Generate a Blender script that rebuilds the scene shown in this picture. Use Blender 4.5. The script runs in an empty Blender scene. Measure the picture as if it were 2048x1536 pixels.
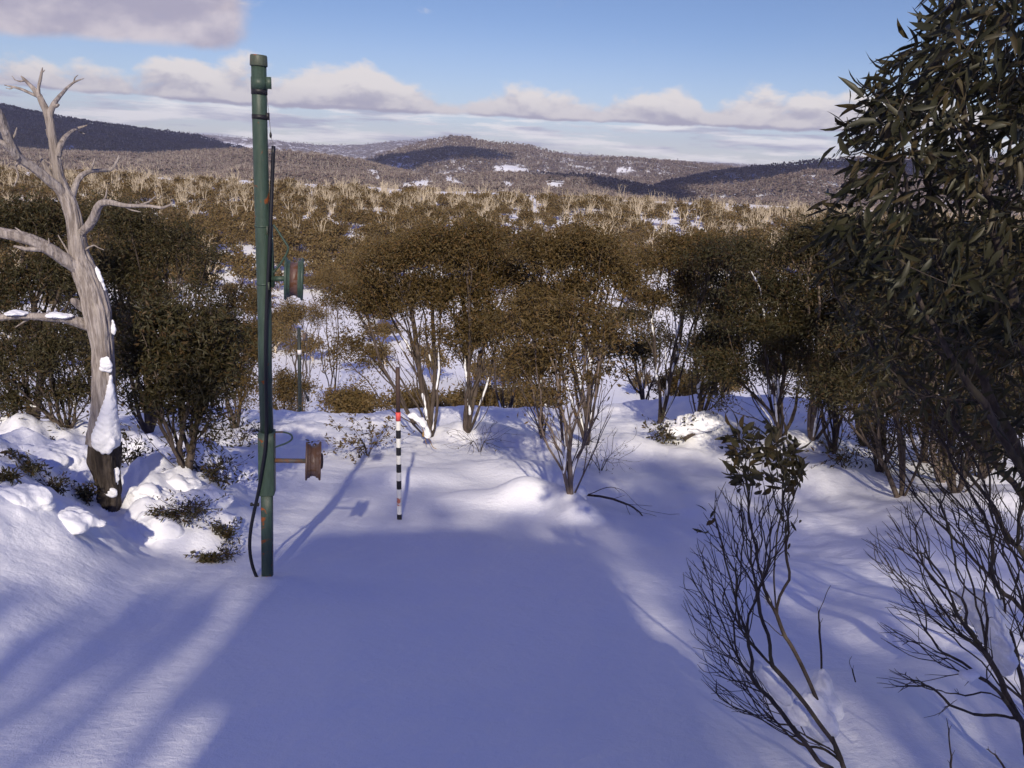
import bpy, math, random
import numpy as np

C = bpy.context.scene
# ------------------------------------------------------------------ camera, light, sky, exposure
F_PX = 1577.0
PITCH, ROLL, EYE = math.radians(16.2), math.radians(2.7), 1.6
SUN_EL, SUN_AZ = math.radians(31.0), math.radians(5.0)      # sun behind the camera, a little to its right
SUN_STRENGTH, SKY_STRENGTH, EXPOSURE = 4.4, 0.075, 0.0
HAZE = 1.15e-4

_a = math.pi/2 - PITCH
RX = np.array([[1, 0, 0], [0, math.cos(_a), -math.sin(_a)], [0, math.sin(_a), math.cos(_a)]])
RZ = np.array([[math.cos(ROLL), -math.sin(ROLL), 0], [math.sin(ROLL), math.cos(ROLL), 0], [0, 0, 1]])
CM = RX @ RZ
CAM = np.array([0, 0, EYE])
cam_d = bpy.data.cameras.new('camera')
cam_d.sensor_width = 36.0
cam_d.lens = 36.0*F_PX/2048
cam_d.clip_start, cam_d.clip_end = 0.05, 30000
cam = bpy.data.objects.new('camera', cam_d)
C.collection.objects.link(cam)
import mathutils
cam.matrix_world = mathutils.Matrix.Translation((0, 0, EYE)) @ mathutils.Matrix(CM.tolist()).to_4x4()
C.camera = cam

SUNV = np.array([math.sin(SUN_AZ)*math.cos(SUN_EL), -math.cos(SUN_AZ)*math.cos(SUN_EL), math.sin(SUN_EL)])
sun_d = bpy.data.lights.new('sun', 'SUN')
sun_d.energy, sun_d.angle, sun_d.color = SUN_STRENGTH, math.radians(0.75), (1.0, 0.88, 0.70)
sun = bpy.data.objects.new('sun', sun_d)
C.collection.objects.link(sun)
sun.rotation_euler = mathutils.Vector(SUNV.tolist()).to_track_quat('Z', 'Y').to_euler()

C.view_settings.view_transform = 'Standard'
C.view_settings.look = 'None'
C.view_settings.exposure = EXPOSURE
C.view_settings.gamma = 1.0
C.view_settings.use_curve_mapping = False
C.cycles.use_denoising = True
C.cycles.max_bounces = 8
C.cycles.diffuse_bounces = 3
C.cycles.glossy_bounces = 2
C.cycles.transmission_bounces = 3
C.cycles.transparent_max_bounces = 6
C.cycles.volume_bounces = 0
C.cycles.sample_clamp_indirect = 4

class NT:
    """small node-tree writer"""
    def __init__(s, tree):
        s.t = tree; tree.nodes.clear()
    def n(s, typ, **kw):
        nd = s.t.nodes.new(typ)
        ins = kw.pop('ins', {})
        for k, v in kw.items(): setattr(nd, k, v)
        for k, v in ins.items():
            if isinstance(v, bpy.types.NodeSocket): s.t.links.new(v, nd.inputs[k])
            else: nd.inputs[k].default_value = v
        return nd
    def math(s, op, a, b=0.0, c=0.0, clamp=False):
        nd = s.n('ShaderNodeMath', operation=op, use_clamp=clamp, ins={0: a, 1: b, 2: c}); return nd.outputs[0]
    def mix(s, f, a, b, blend='MIX'):
        nd = s.n('ShaderNodeMix', data_type='RGBA', blend_type=blend)
        for k, v in ((0, f), (6, a), (7, b)):
            if isinstance(v, bpy.types.NodeSocket): s.t.links.new(v, nd.inputs[k])
            else: nd.inputs[k].default_value = v if k == 0 else (tuple(v)+(1,))[:4]
        return nd.outputs[2]
    def rng(s, v, a, b, c=0.0, d=1.0, smooth=True):
        nd = s.n('ShaderNodeMapRange', interpolation_type='SMOOTHSTEP' if smooth else 'LINEAR', ins={0: v, 1: a, 2: b, 3: c, 4: d})
        return nd.outputs[0]
    def noise(s, vec, scale, detail=4.0, rough=0.55, dist=0.0, dim='3D'):
        return s.n('ShaderNodeTexNoise', noise_dimensions=dim, ins={'Vector': vec, 'Scale': scale, 'Detail': detail, 'Roughness': rough, 'Distortion': dist})

def build_world():
    w = bpy.data.worlds.new('World'); C.world = w; w.use_nodes = True
    T = NT(w.node_tree)
    sky = T.n('ShaderNodeTexSky', sky_type='NISHITA', sun_disc=False, sun_elevation=SUN_EL, sun_rotation=math.pi-SUN_AZ,
              altitude=1500.0, air_density=1.0, dust_density=0.3, ozone_density=3.0)
    dirv = T.n('ShaderNodeTexCoord').outputs['Generated']
    sp = T.n('ShaderNodeSeparateXYZ', ins={0: dirv})
    az = T.math('ARCTAN2', sp.outputs[0], sp.outputs[1])
    el = T.math('ARCSINE', sp.outputs[2])
    tint = T.mix(T.rng(el, 0.22, 0.75), (1.06, 1.03, 1.20), (0.92, 0.84, 2.05))        # overhead sky, out of view, tinted violet-blue to make the shade bluer
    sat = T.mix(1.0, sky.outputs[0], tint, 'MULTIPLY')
    # banks of cloud: a low cumulus bank, stripes near the horizon, and big soft clouds above to the left
    def vec(su, sv, off=0.0, w=0.0):
        return T.n('ShaderNodeCombineXYZ', ins={0: T.math('MULTIPLY', az, su), 1: T.math('MULTIPLY', T.math('ADD', el, off), sv), 2: w}).outputs[0]
    def bank(off):
        n1 = T.noise(vec(1.0, 1.8, off), 13.0, 8.0, 0.55, 0.15).outputs[0]
        big = T.noise(vec(1.0, 0.0, 0.0, 5.1), 6.5, 2.0, 0.5).outputs[0]
        top = T.math('ADD', 0.068, T.math('MULTIPLY', T.math('SUBTRACT', big, 0.5), 0.06))      # the tops rise and fall
        e2 = T.math('ADD', el, off)
        up = T.math('SUBTRACT', top, e2)
        cov = T.math('ADD', T.rng(up, -0.030, 0.032, -0.25, 0.31, False), T.math('MULTIPLY', T.math('SUBTRACT', T.noise(vec(1.0, 0.6, 0.0, 9.3), 9.0, 3.0, 0.5).outputs[0], 0.5), 0.35))
        cov = T.math('SUBTRACT', cov, T.rng(az, -0.38, -0.52, 0.0, 0.16))
        low = T.rng(e2, 0.036, 0.048, -0.55, 0.0)
        return T.math('ADD', T.math('ADD', n1, cov), low)
    d0, d1 = bank(0.0), bank(0.011)
    m1 = T.rng(d0, 0.41, 0.575)
    lit = T.rng(T.math('SUBTRACT', d0, d1), -0.10, 0.17)
    body = T.rng(el, 0.040, 0.090)
    shade1 = T.math('MULTIPLY', T.math('ADD', T.math('MULTIPLY', lit, 0.70), T.math('MULTIPLY', body, 0.55)), 1.0, clamp=True)
    st = T.noise(vec(1.0, 8.5), 7.0, 7.0, 0.60).outputs[0]
    m2 = T.math('MULTIPLY', T.rng(st, 0.43, 0.56), T.rng(el, 0.060, 0.034))
    m2 = T.math('MULTIPLY', m2, 0.9, clamp=True)
    def upper(off):
        return T.noise(vec(1.0, 1.5, off), 6.0, 8.0, 0.56, 0.1).outputs[0]
    hi, hi2 = upper(0.0), upper(0.02)
    bl = T.math('MULTIPLY', T.rng(az, -0.27, -0.37), T.rng(T.math('ADD', el, T.math('MULTIPLY', az, 0.0)), 0.074, 0.112))
    wisp = T.math('ADD', T.math('MULTIPLY', T.rng(T.math('ABSOLUTE', T.math('SUBTRACT', az, -0.20)), 0.11, 0.02), T.rng(el, 0.135, 0.165)),
                  T.math('MULTIPLY', T.rng(T.math('ABSOLUTE', T.math('SUBTRACT', az, 0.055)), 0.09, 0.0), T.math('MULTIPLY', T.rng(el, 0.142, 0.17), 0.75)))
    hic = T.math('ADD', T.math('ADD', hi, -0.36), T.math('ADD', T.math('MULTIPLY', bl, 0.62), T.math('MULTIPLY', wisp, 0.27)))
    m3 = T.math('MULTIPLY', T.rng(hic, 0.36, 0.62), T.rng(el, 0.50, 0.36))
    lit3 = T.rng(T.math('SUBTRACT', hi, hi2), -0.12, 0.10)
    k = 1.0
    col1 = T.mix(shade1, (5.6*k, 5.4*k, 6.9*k), (11.2*k, 10.5*k, 10.4*k))
    col2 = T.mix(T.rng(T.noise(vec(1.0, 9.0, 0.3), 7.0, 4.0).outputs[0], 0.38, 0.60), (6.4*k, 6.6*k, 8.4*k), (14.0*k, 13.6*k, 13.6*k))
    col3 = T.mix(lit3, (5.8*k, 5.2*k, 6.5*k), (9.6*k, 8.5*k, 8.9*k))
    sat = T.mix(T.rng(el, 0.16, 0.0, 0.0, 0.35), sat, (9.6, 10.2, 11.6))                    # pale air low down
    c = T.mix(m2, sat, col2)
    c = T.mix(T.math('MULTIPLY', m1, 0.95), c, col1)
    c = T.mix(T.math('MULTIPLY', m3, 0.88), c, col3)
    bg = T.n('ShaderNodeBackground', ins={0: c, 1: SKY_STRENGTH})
    o = T.n('ShaderNodeOutputWorld', ins={0: bg.outputs[0]})
build_world()

# ------------------------------------------------------------------ geometry helpers
RNG = np.random.default_rng(11)
def A(*v): return np.array(v, float)
def ray(px, py):
    return CM @ A((px-1024)/F_PX, (768-py)/F_PX, -1.0)
def P(px, py, Y):
    v = ray(px, py); return CAM + v*(Y/v[1])
def project(p):
    q = (np.atleast_2d(p)-CAM) @ CM
    return 1024+F_PX*q[:, 0]/-q[:, 2], 768-F_PX*q[:, 1]/-q[:, 2]
def sstep(x, a, b):
    t = np.clip((x-a)/(b-a), 0, 1); return t*t*(3-2*t)
_perm = np.random.default_rng(5).permutation(4096)
def _hash(ix, iy): return _perm[(_perm[ix & 4095] + iy) & 4095]/4096.0*2*math.pi
def perlin(x, y):
    x = np.asarray(x, float); y = np.asarray(y, float)
    ix, iy = np.floor(x).astype(int), np.floor(y).astype(int); fx, fy = x-ix, y-iy
    def g(dx, dy):
        t = _hash(ix+dx, iy+dy); return np.cos(t)*(fx-dx)+np.sin(t)*(fy-dy)
    u, v = fx**3*(fx*(fx*6-15)+10), fy**3*(fy*(fy*6-15)+10)
    return (g(0, 0)*(1-u)+g(1, 0)*u)*(1-v)+(g(0, 1)*(1-u)+g(1, 1)*u)*v
def fbm(x, y, o=4, r=0.5):
    s = 0; a = 1
    for i in range(o): s = s+a*perlin(x*2**i+17.3*i, y*2**i+5.1*i); a *= r
    return s
KY = A(-90, -40, -16, -8, -4, 0, 3, 5.6, 8.5, 14, 18, 20, 23, 32, 45, 60, 80, 100, 150, 250, 300, 420, 600, 1000, 20000)
KZ = A(16, 10, 5.0, 2.6, 1.25, 0, -.88, -1.63, -2.42, -3.5, -4.35, -4.95, -6.2, -10.1, -14.3, -18, -20.5, -20.5, -17.5, -11.8, -12.5, -32, -60, -75, -120)
_m = np.gradient(KZ, KY)
def base_z(y):
    y = np.clip(y, KY[0], KY[-1]); i = np.clip(np.searchsorted(KY, y)-1, 0, len(KY)-2)
    hh = KY[i+1]-KY[i]; t = (y-KY[i])/hh
    return (2*t**3-3*t**2+1)*KZ[i]+(t**3-2*t**2+t)*hh*_m[i]+(-2*t**3+3*t**2)*KZ[i+1]+(t**3-t**2)*hh*_m[i+1]
# drifts and snow-covered bushes: x, y, size x, size y, height
BUMPS = [(-4.55, 5.9, .75, .8, .42), (-3.7, 5.2, .7, .7, .24), (-5.6, 7.4, 1.0, .9, .40), (-3.05, 6.9, .55, .55, .36), (-2.75, 6.35, .35, .4, .20),
         (-3.45, 7.6, .5, .45, .30), (-4.9, 4.6, .8, .8, .25), (-3.2, 4.3, .6, .8, .10),
         (.45, 8.9, .48, .42, .30), (.80, 8.35, .26, .36, .20), (-.15, 8.95, .55, .4, .14), (-1.35, 10.2, .7, .5, .14), (.2, 10.9, .9, .6, .16), (1.9, 12.7, .7, .5, .25),
         (-.7, 13.9, .8, .6, .28), (.5, 13.3, .7, .5, .18), (3.6, 13.8, .9, .7, .35), (5.0, 13.0, .8, .6, .28), (4.2, 10.5, .9, .6, .18),
         (-4.0, 13.6, 1.0, .8, .30), (-6.4, 10.4, 1.2, .9, .45), (-4.2, 9.5, .8, .7, .30), (2.3, 6.2, .8, .9, .10), (2.9, 4.7, .6, .7, .16),
         (1.9, 3.35, .35, .4, .14), (2.6, 3.6, .4, .4, .16), (-1.8, 17.2, 1.6, 1.0, .25), (4.4, 17.5, 1.7, 1.0, .30), (1.0, 17.8, 1.5, .8, .1), (6.3, 9.2, .9, .8, .25), (5.0, 7.3, .9, .8, .22)]
def ground(x, y):
    x = np.asarray(x, float); y = np.asarray(y, float)
    z = base_z(y)
    z = z+np.clip(x, -4, 9)*0.085*sstep(y, 9, 18)*(1-sstep(y, 24, 60))
    edge = -2.45-.30*np.sin(y*1.1)
    z = z+0.42*sstep(-x, -edge-.1, -edge+1.6)*sstep(y, 1.5, 4.5)*(1-sstep(y, 8, 12))
    z = z+0.25*sstep(x, 2.6, 6)*sstep(y, 4, 8)*(1-sstep(y, 10, 14))
    for bx, by, sx, sy, hh in BUMPS:
        q = ((x-bx)/sx)**2+((y-by)/sy)**2
        z = z+hh*np.exp(-q*q*.5-q*.35)
    d = np.hypot(x, y)
    near = 1-sstep(d, 30, 60)
    out = sstep(np.abs(x+.3), 1.4, 3.2)
    z = z+near*(.05+.10*out)*fbm(x*.55+3, y*.55, 3)+near*.022*(.25+out)*fbm(x*2.6, y*2.6+9, 3)
    z = z+(1-near)*sstep(d, 40, 140)*1.3*fbm(x*.02, y*.02+3.3, 4)*(1-sstep(d, 290, 420))
    # lumpy snow under the trees
    lump = sstep(y, 10.5, 13)*(1-sstep(y, 19, 22))
    z = z+lump*.10*np.abs(fbm(x*1.5+40, y*1.5, 3))
    lb = sstep(-x, 2.6, 3.4)*sstep(y, 4.4, 5.4)*(1-sstep(y, 9.5, 12))
    z = z+lb*(.24*fbm(x*1.7+7, y*1.7+2, 4, .5)-.10*np.abs(fbm(x*3.1+1, y*3.1+4, 3)))
    return z
def G(px, py, far=900):
    v = ray(px, py); t = np.geomspace(.6, far, 6000); p = CAM+t[:, None]*v
    i = int(np.argmax(p[:, 2] < ground(p[:, 0], p[:, 1])))
    q = p[i].copy(); q[2] = ground(q[0], q[1]); return q

def mesh_np(name, V, quads=None, tris=None, mat=None, mats=None, qmat=None, tmat=None, smooth=False, attr=None):
    m = bpy.data.meshes.new(name)
    V = np.asarray(V, np.float32)
    q = np.zeros((0, 4), np.int32) if quads is None or len(quads) == 0 else np.asarray(quads, np.int32)
    t = np.zeros((0, 3), np.int32) if tris is None or len(tris) == 0 else np.asarray(tris, np.int32)
    m.vertices.add(len(V)); m.vertices.foreach_set('co', V.ravel())
    m.loops.add(q.size+t.size); m.loops.foreach_set('vertex_index', np.concatenate([q.ravel(), t.ravel()]))
    m.polygons.add(len(q)+len(t))
    ls = np.concatenate([np.arange(len(q))*4, q.size+np.arange(len(t))*3]).astype(np.int32)
    m.polygons.foreach_set('loop_start', ls)
    for mm in (mats or ([mat] if mat else [])): m.materials.append(mm)
    if qmat is not None or tmat is not None:
        mi = np.concatenate([np.zeros(len(q)) if qmat is None else qmat, np.zeros(len(t)) if tmat is None else tmat]).astype(np.int32)
        m.polygons.foreach_set('material_index', mi)
    m.polygons.foreach_set('use_smooth', np.full(len(q)+len(t), bool(smooth)))
    if attr:
        for k, v in attr.items():
            at = m.attributes.new(k, 'FLOAT', 'POINT'); at.data.foreach_set('value', np.asarray(v, np.float32))
    m.update(calc_edges=True); m.validate()
    return m
def link(name, mesh, parent=None, loc=(0, 0, 0)):
    o = bpy.data.objects.new(name, mesh); C.collection.objects.link(o)
    o.location = tuple(float(v) for v in loc)
    if parent is not None: o.parent = parent
    return o
def tag(o, label=None, cat=None, group=None, kind=None):
    if label: o['label'] = label
    if cat: o['category'] = cat
    if group: o['group'] = group
    if kind: o['kind'] = kind
    return o
def thing(name, loc, label, cat, group=None):
    return tag(link(name, None, None, loc), label, cat, group)
class MB:
    """collects quads and triangles into one mesh"""
    def __init__(s): s.V = []; s.Q = []; s.T = []; s.qm = []; s.tm = []; s.n = 0
    def add(s, V, quads=None, tris=None, mi=0):
        V = np.asarray(V, float)
        if quads is not None and len(quads): s.Q.append(np.asarray(quads)+s.n); s.qm.append(np.full(len(quads), mi))
        if tris is not None and len(tris): s.T.append(np.asarray(tris)+s.n); s.tm.append(np.full(len(tris), mi))
        s.V.append(V); s.n += len(V)
    def tube(s, pts, rad, sides=8, mi=0, caps=True, rough=0.0, rs=1.0, groove=0.0):
        pts = np.asarray(pts, float); n = len(pts); rad = np.broadcast_to(np.asarray(rad, float), (n,))
        d = np.gradient(pts, axis=0); d /= np.linalg.norm(d, axis=1)[:, None]+1e-12
        r = np.zeros((n, 3)); u = np.cross(d[0], A(.31, .87, .38)); u /= np.linalg.norm(u)
        for i in range(n):
            u = u-d[i]*np.dot(u, d[i]); u /= np.linalg.norm(u)+1e-12; r[i] = u
        w = np.cross(d, r)
        an = np.arange(sides)/sides*2*math.pi
        R = np.repeat(rad[:, None], sides, 1)
        if rough:
            L = np.concatenate([[0], np.cumsum(np.linalg.norm(np.diff(pts, axis=0), axis=1))])
            tw = L[:, None]*.9
            R = R*(1+rough*(fbm((np.cos(an+tw))*2.2*rs+50+L[:, None]*.6, np.sin(an+tw)*2.2*rs+L[:, None]*1.6, 3)))
        if groove:
            L = np.concatenate([[0], np.cumsum(np.linalg.norm(np.diff(pts, axis=0), axis=1))])[:, None]; tw = an+L*.55
            g = 1-np.abs(fbm(np.cos(tw)*3.3+20+L*.35, np.sin(tw)*3.3+L*.5, 3))*2.2; R = R*(1-groove*np.clip(g, -.5, 1)**3)
        V = pts[:, None]+R[..., None]*(np.cos(an)[None, :, None]*r[:, None]+np.sin(an)[None, :, None]*w[:, None])
        i = np.arange(n-1)[:, None]*sides; j = np.arange(sides)[None]; k = (j+1) % sides
        q = np.stack([i+j, i+k, i+sides+k, i+sides+j], -1).reshape(-1, 4)
        V = V.reshape(-1, 3); tr = []
        if caps:
            V = np.concatenate([V, pts[:1], pts[-1:]]); b = n*sides
            for jj in range(sides):
                tr.append((b, (jj+1) % sides, jj)); tr.append((b+1, (n-1)*sides+jj, (n-1)*sides+(jj+1) % sides))
        s.add(V, q, tr, mi)
    def box(s, c, half, mi=0, rot=0.0, bev=0.0):
        c = np.asarray(c, float); hx, hy, hz = half; b = min(bev, hx*.9, hy*.9)
        if b: xy = [(-hx+b, -hy), (hx-b, -hy), (hx, -hy+b), (hx, hy-b), (hx-b, hy), (-hx+b, hy), (-hx, hy-b), (-hx, -hy+b)]
        else: xy = [(-hx, -hy), (hx, -hy), (hx, hy), (-hx, hy)]
        xy = np.array(xy); cr, sr = math.cos(rot), math.sin(rot); xy = np.stack([xy[:, 0]*cr-xy[:, 1]*sr, xy[:, 0]*sr+xy[:, 1]*cr], 1); n = len(xy)
        V = np.concatenate([np.c_[xy, np.full(n, -hz)], np.c_[xy, np.full(n, hz)], [[0, 0, -hz], [0, 0, hz]]])+c
        q = [(i, (i+1) % n, n+(i+1) % n, n+i) for i in range(n)]
        t = [(2*n, (i+1) % n, i) for i in range(n)]+[(2*n+1, n+i, n+(i+1) % n) for i in range(n)]
        s.add(V, q, t, mi)
    def lathe(s, c, axis, prof, sides=24, mi=0):
        """prof: list of (along, radius)"""
        axis = np.asarray(axis, float)/np.linalg.norm(axis); u = np.cross(axis, A(0.1, .2, 1)); u /= np.linalg.norm(u); w = np.cross(axis, u)
        an = np.arange(sides)/sides*2*math.pi; n = len(prof)
        V = np.concatenate([np.asarray(c)+axis*a+r*(np.cos(an)[:, None]*u+np.sin(an)[:, None]*w) for a, r in prof])
        q = [(i*sides+j, i*sides+(j+1) % sides, (i+1)*sides+(j+1) % sides, (i+1)*sides+j) for i in range(n-1) for j in range(sides)]
        s.add(V, q, None, mi)
    def blob(s, c, rad, seed=0, amp=.25, freq=1.6, nu=20, nv=12, axis=None, mi=0):
        """lumpy ellipsoid; rad = three radii; axis = direction of the third radius"""
        th = np.linspace(0, math.pi, nv)[:, None]; ph = (np.arange(nu)/nu*2*math.pi)[None]
        D = np.stack([np.sin(th)*np.cos(ph), np.sin(th)*np.sin(ph), np.cos(th)+0*ph], -1)
        k = 1+amp*fbm(D[..., 0]*freq+D[..., 2]*1.3*freq+seed*7.1, D[..., 1]*freq-D[..., 2]*.9*freq+seed*3.3, 3)
        V = D*k[..., None]*np.asarray(rad, float)
        if axis is not None:
            ax = np.asarray(axis, float)/np.linalg.norm(axis); u = np.cross(A(0, 1, 0.01), ax); u /= np.linalg.norm(u); w = np.cross(ax, u)
            V = V[..., :1]*u+V[..., 1:2]*w+V[..., 2:]*ax
        V = V.reshape(-1, 3)+np.asarray(c)
        q = [(i*nu+j, (i+1)*nu+j, (i+1)*nu+(j+1) % nu, i*nu+(j+1) % nu) for i in range(nv-1) for j in range(nu)]
        s.add(V, q, None, mi)
    def build(s, name, mat, parent=None, loc=(0, 0, 0), smooth=True, origin=None):
        V = np.concatenate(s.V)
        if origin is not None: V = V-np.asarray(origin)
        ms = mat if isinstance(mat, list) else [mat]
        me = mesh_np(name, V, np.concatenate(s.Q) if s.Q else None, np.concatenate(s.T) if s.T else None, mats=ms,
                     qmat=np.concatenate(s.qm) if s.qm else None, tmat=np.concatenate(s.tm) if s.tm else None, smooth=smooth)
        return link(name, me, parent, loc)

# ------------------------------------------------------------------ materials
def new_mat(name):
    m = bpy.data.materials.new(name); m.use_nodes = True; return m, NT(m.node_tree)
def finish(T, shader):
    T.n('ShaderNodeOutputMaterial', ins={0: shader})
def snow_mat(name='snow', bump=True):
    m, T = new_mat(name)
    pos = T.n('ShaderNodeNewGeometry').outputs['Position']
    big = T.noise(pos, .9, 3).outputs[0]
    col = T.mix(big, (.84, .86, .93), (.91, .92, .95))
    f1 = T.noise(pos, 160.0, 2, .6).outputs[0]
    f2 = T.noise(pos, 26.0, 4, .6).outputs[0]
    f3 = T.noise(pos, 7.0, 3, .5).outputs[0]
    hgt = T.math('ADD', T.math('ADD', T.math('MULTIPLY', f1, .0042), T.math('MULTIPLY', f2, .0085)), T.math('ADD', T.math('MULTIPLY', f3, .017), T.math('MULTIPLY', T.noise(T.n('ShaderNodeMapping', ins={'Vector': pos, 'Scale': (1, 3.2, 1), 'Rotation': (0, 0, .5)}).outputs[0], 9.0, 4, .6, .5).outputs[0], .005)))
    b = T.n('ShaderNodeBump', ins={'Strength': .75, 'Distance': 1.0, 'Height': hgt})
    p = T.n('ShaderNodeBsdfPrincipled', ins={'Base Color': col, 'Roughness': .55, 'Specular IOR Level': .25, 'Normal': b.outputs[0]})
    finish(T, p.outputs[0]); return m
def ground_mat():
    return snow_mat('ground_snow')
def leaf_mat(name, c1, c2, c3, trans=.25, rough=.5, spec=.3):
    m, T = new_mat(name)
    g = T.n('ShaderNodeNewGeometry')
    oi = T.n('ShaderNodeObjectInfo')
    r = g.outputs['Random Per Island']
    col = T.mix(T.rng(r, 0, .72, smooth=False), c1, c2)
    col = T.mix(T.rng(r, .72, .78), col, c3)
    n = T.noise(g.outputs['Position'], 1.1, 3).outputs[0]
    col = T.mix(T.rng(n, .35, .65, 0, .55), col, c2)
    p = T.n('ShaderNodeBsdfPrincipled', ins={'Base Color': col, 'Roughness': rough, 'Specular IOR Level': spec})
    t = T.n('ShaderNodeBsdfTranslucent', ins={0: T.mix(1.0, col, (1.5, 1.35, .7), 'MULTIPLY')})
    x = T.n('ShaderNodeMixShader', ins={0: trans, 1: p.outputs[0], 2: t.outputs[0]})
    finish(T, x.outputs[0]); return m
def bark_mat(name, c1, c2, c3, scale=9.0, bump=.5, stretch=(1, 1, .18)):
    m, T = new_mat(name)
    co = T.n('ShaderNodeTexCoord').outputs['Object']
    mp = T.n('ShaderNodeMapping', ins={'Vector': co, 'Scale': stretch}).outputs[0]
    a = T.noise(mp, scale*4, 6, .65).outputs[0]; b = T.noise(mp, scale, 4, .6, .6).outputs[0]
    col = T.mix(T.rng(a, .35, .65), c1, c2)
    col = T.mix(T.rng(b, .52, .66), col, c3)
    bp = T.n('ShaderNodeBump', ins={'Strength': bump, 'Distance': .02, 'Height': T.math('ADD', a, b)})
    p = T.n('ShaderNodeBsdfPrincipled', ins={'Base Color': col, 'Roughness': .85, 'Specular IOR Level': .15, 'Normal': bp.outputs[0]})
    finish(T, p.outputs[0]); return m
def paint_mat(name, col, rust=.62, rough=.5, metal=0.0, rustcol=(.30, .085, .02), light=None):
    m, T = new_mat(name)
    co = T.n('ShaderNodeTexCoord').outputs['Object']
    n1 = T.noise(co, 11.0, 6, .62, .4).outputs[0]; n2 = T.noise(co, 3.1, 2).outputs[0]
    ru = T.math('MULTIPLY', T.rng(T.math('ADD', n1, T.math('MULTIPLY', n2, .35)), rust, rust+.05), 1.0)
    n3 = T.noise(T.n('ShaderNodeMapping', ins={'Vector': co, 'Scale': (1, 1, .15)}).outputs[0], 60.0, 4, .7).outputs[0]
    c = T.mix(T.rng(n3, .3, .7), col, tuple(v*1.35+.006 for v in col))
    sc = T.noise(T.n('ShaderNodeMapping', ins={'Vector': co, 'Scale': (1, 1, .5)}).outputs[0], 18.0, 5, .7, 1.2).outputs[0]
    c = T.mix(T.rng(sc, .64, .74, 0, .55), c, light or tuple(v*2.6+.05 for v in col))
    c = T.mix(ru, c, T.mix(n3, rustcol, tuple(v*.45 for v in rustcol)))
    bp = T.n('ShaderNodeBump', ins={'Strength': .3, 'Distance': .004, 'Height': T.math('ADD', ru, n3)})
    p = T.n('ShaderNodeBsdfPrincipled', ins={'Base Color': c, 'Roughness': T.rng(ru, 0, 1, rough, .9), 'Metallic': metal, 'Specular IOR Level': .4, 'Normal': bp.outputs[0]})
    finish(T, p.outputs[0]); return m
def plain_mat(name, col, rough=.6, worn=None):
    m, T = new_mat(name)
    co = T.n('ShaderNodeTexCoord').outputs['Object']
    n = T.noise(co, 38.0, 5, .65).outputs[0]
    c = T.mix(n, tuple(v*.82 for v in col), tuple(min(1, v*1.12) for v in col))
    if worn: c = T.mix(T.rng(T.noise(co, 22.0, 4, .7).outputs[0], .47, .56), c, worn)
    p = T.n('ShaderNodeBsdfPrincipled', ins={'Base Color': c, 'Roughness': rough, 'Specular IOR Level': .35})
    finish(T, p.outputs[0]); return m
M_SNOW = snow_mat(); M_GROUND = ground_mat()
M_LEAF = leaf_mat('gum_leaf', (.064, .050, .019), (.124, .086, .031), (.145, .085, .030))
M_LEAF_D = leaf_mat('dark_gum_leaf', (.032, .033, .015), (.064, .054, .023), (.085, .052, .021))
M_LEAF_BIG = leaf_mat('broad_gum_leaf', (.019, .022, .011), (.038, .036, .018), (.060, .044, .019), .20, .46, .30)
M_LEAF_FAR = leaf_mat('valley_gum_leaf', (.100, .076, .030), (.185, .130, .052), (.18, .112, .044))
M_BARK = bark_mat('gum_bark', (.060, .046, .039), (.115, .090, .075), (.042, .034, .029))
M_BARK_PALE = bark_mat('pale_gum_bark', (.13, .10, .085), (.21, .165, .14), (.08, .062, .052))
M_BARK_DARK = bark_mat('twig_bark', (.045, .036, .032), (.085, .068, .058), (.10, .085, .05))
M_DEAD = bark_mat('weathered_wood', (.20, .170, .155), (.44, .395, .37), (.30, .262, .24), 10.0, 1.0, (1, 1, .10))
M_DEAD_FAR = bark_mat('bleached_wood', (.54, .45, .33), (.66, .57, .43), (.40, .33, .24), 2.0, .2)
M_CHAR = bark_mat('dark_stump_bark', (.045, .036, .030), (.10, .082, .070), (.025, .02, .018), 8.0, 1.0)

# ------------------------------------------------------------------ tree growing
def grow(chains, pts, bf=.5, rng=RNG):
    """chains: polylines that share their first point. pts: crown points. Each point joins the growing tree where the way is shortest."""
    N = [chains[0][0]]; par = [-1]; L = [0.0]
    for ch in chains:
        k = 0
        for p in ch[1:]:
            L.append(L[k]+np.linalg.norm(p-N[k])); par.append(k); N.append(p); k = len(N)-1
    N = [np.asarray(p, float) for p in N]
    pts = np.asarray(pts, float); n = len(pts)
    if n:
        base = np.array(N); D = np.linalg.norm(pts[:, None]-base[None, 1:], axis=2)
        cst = D+bf*np.array(L)[None, 1:]
        near = cst.argmin(1)+1; best = cst[np.arange(n), near-1]; free = np.ones(n, bool)
        for _ in range(n):
            i = int(np.where(free, best, 1e9).argmin()); free[i] = False
            p = pts[i]; k = near[i]
            N.append(p); par.append(int(k)); L.append(L[k]+np.linalg.norm(p-N[k])); kk = len(N)-1
            c = np.linalg.norm(pts-p, axis=1)+bf*L[kk]
            u = free & (c < best); best[u] = c[u]; near[u] = kk
    return np.array(N), np.array(par)
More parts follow.
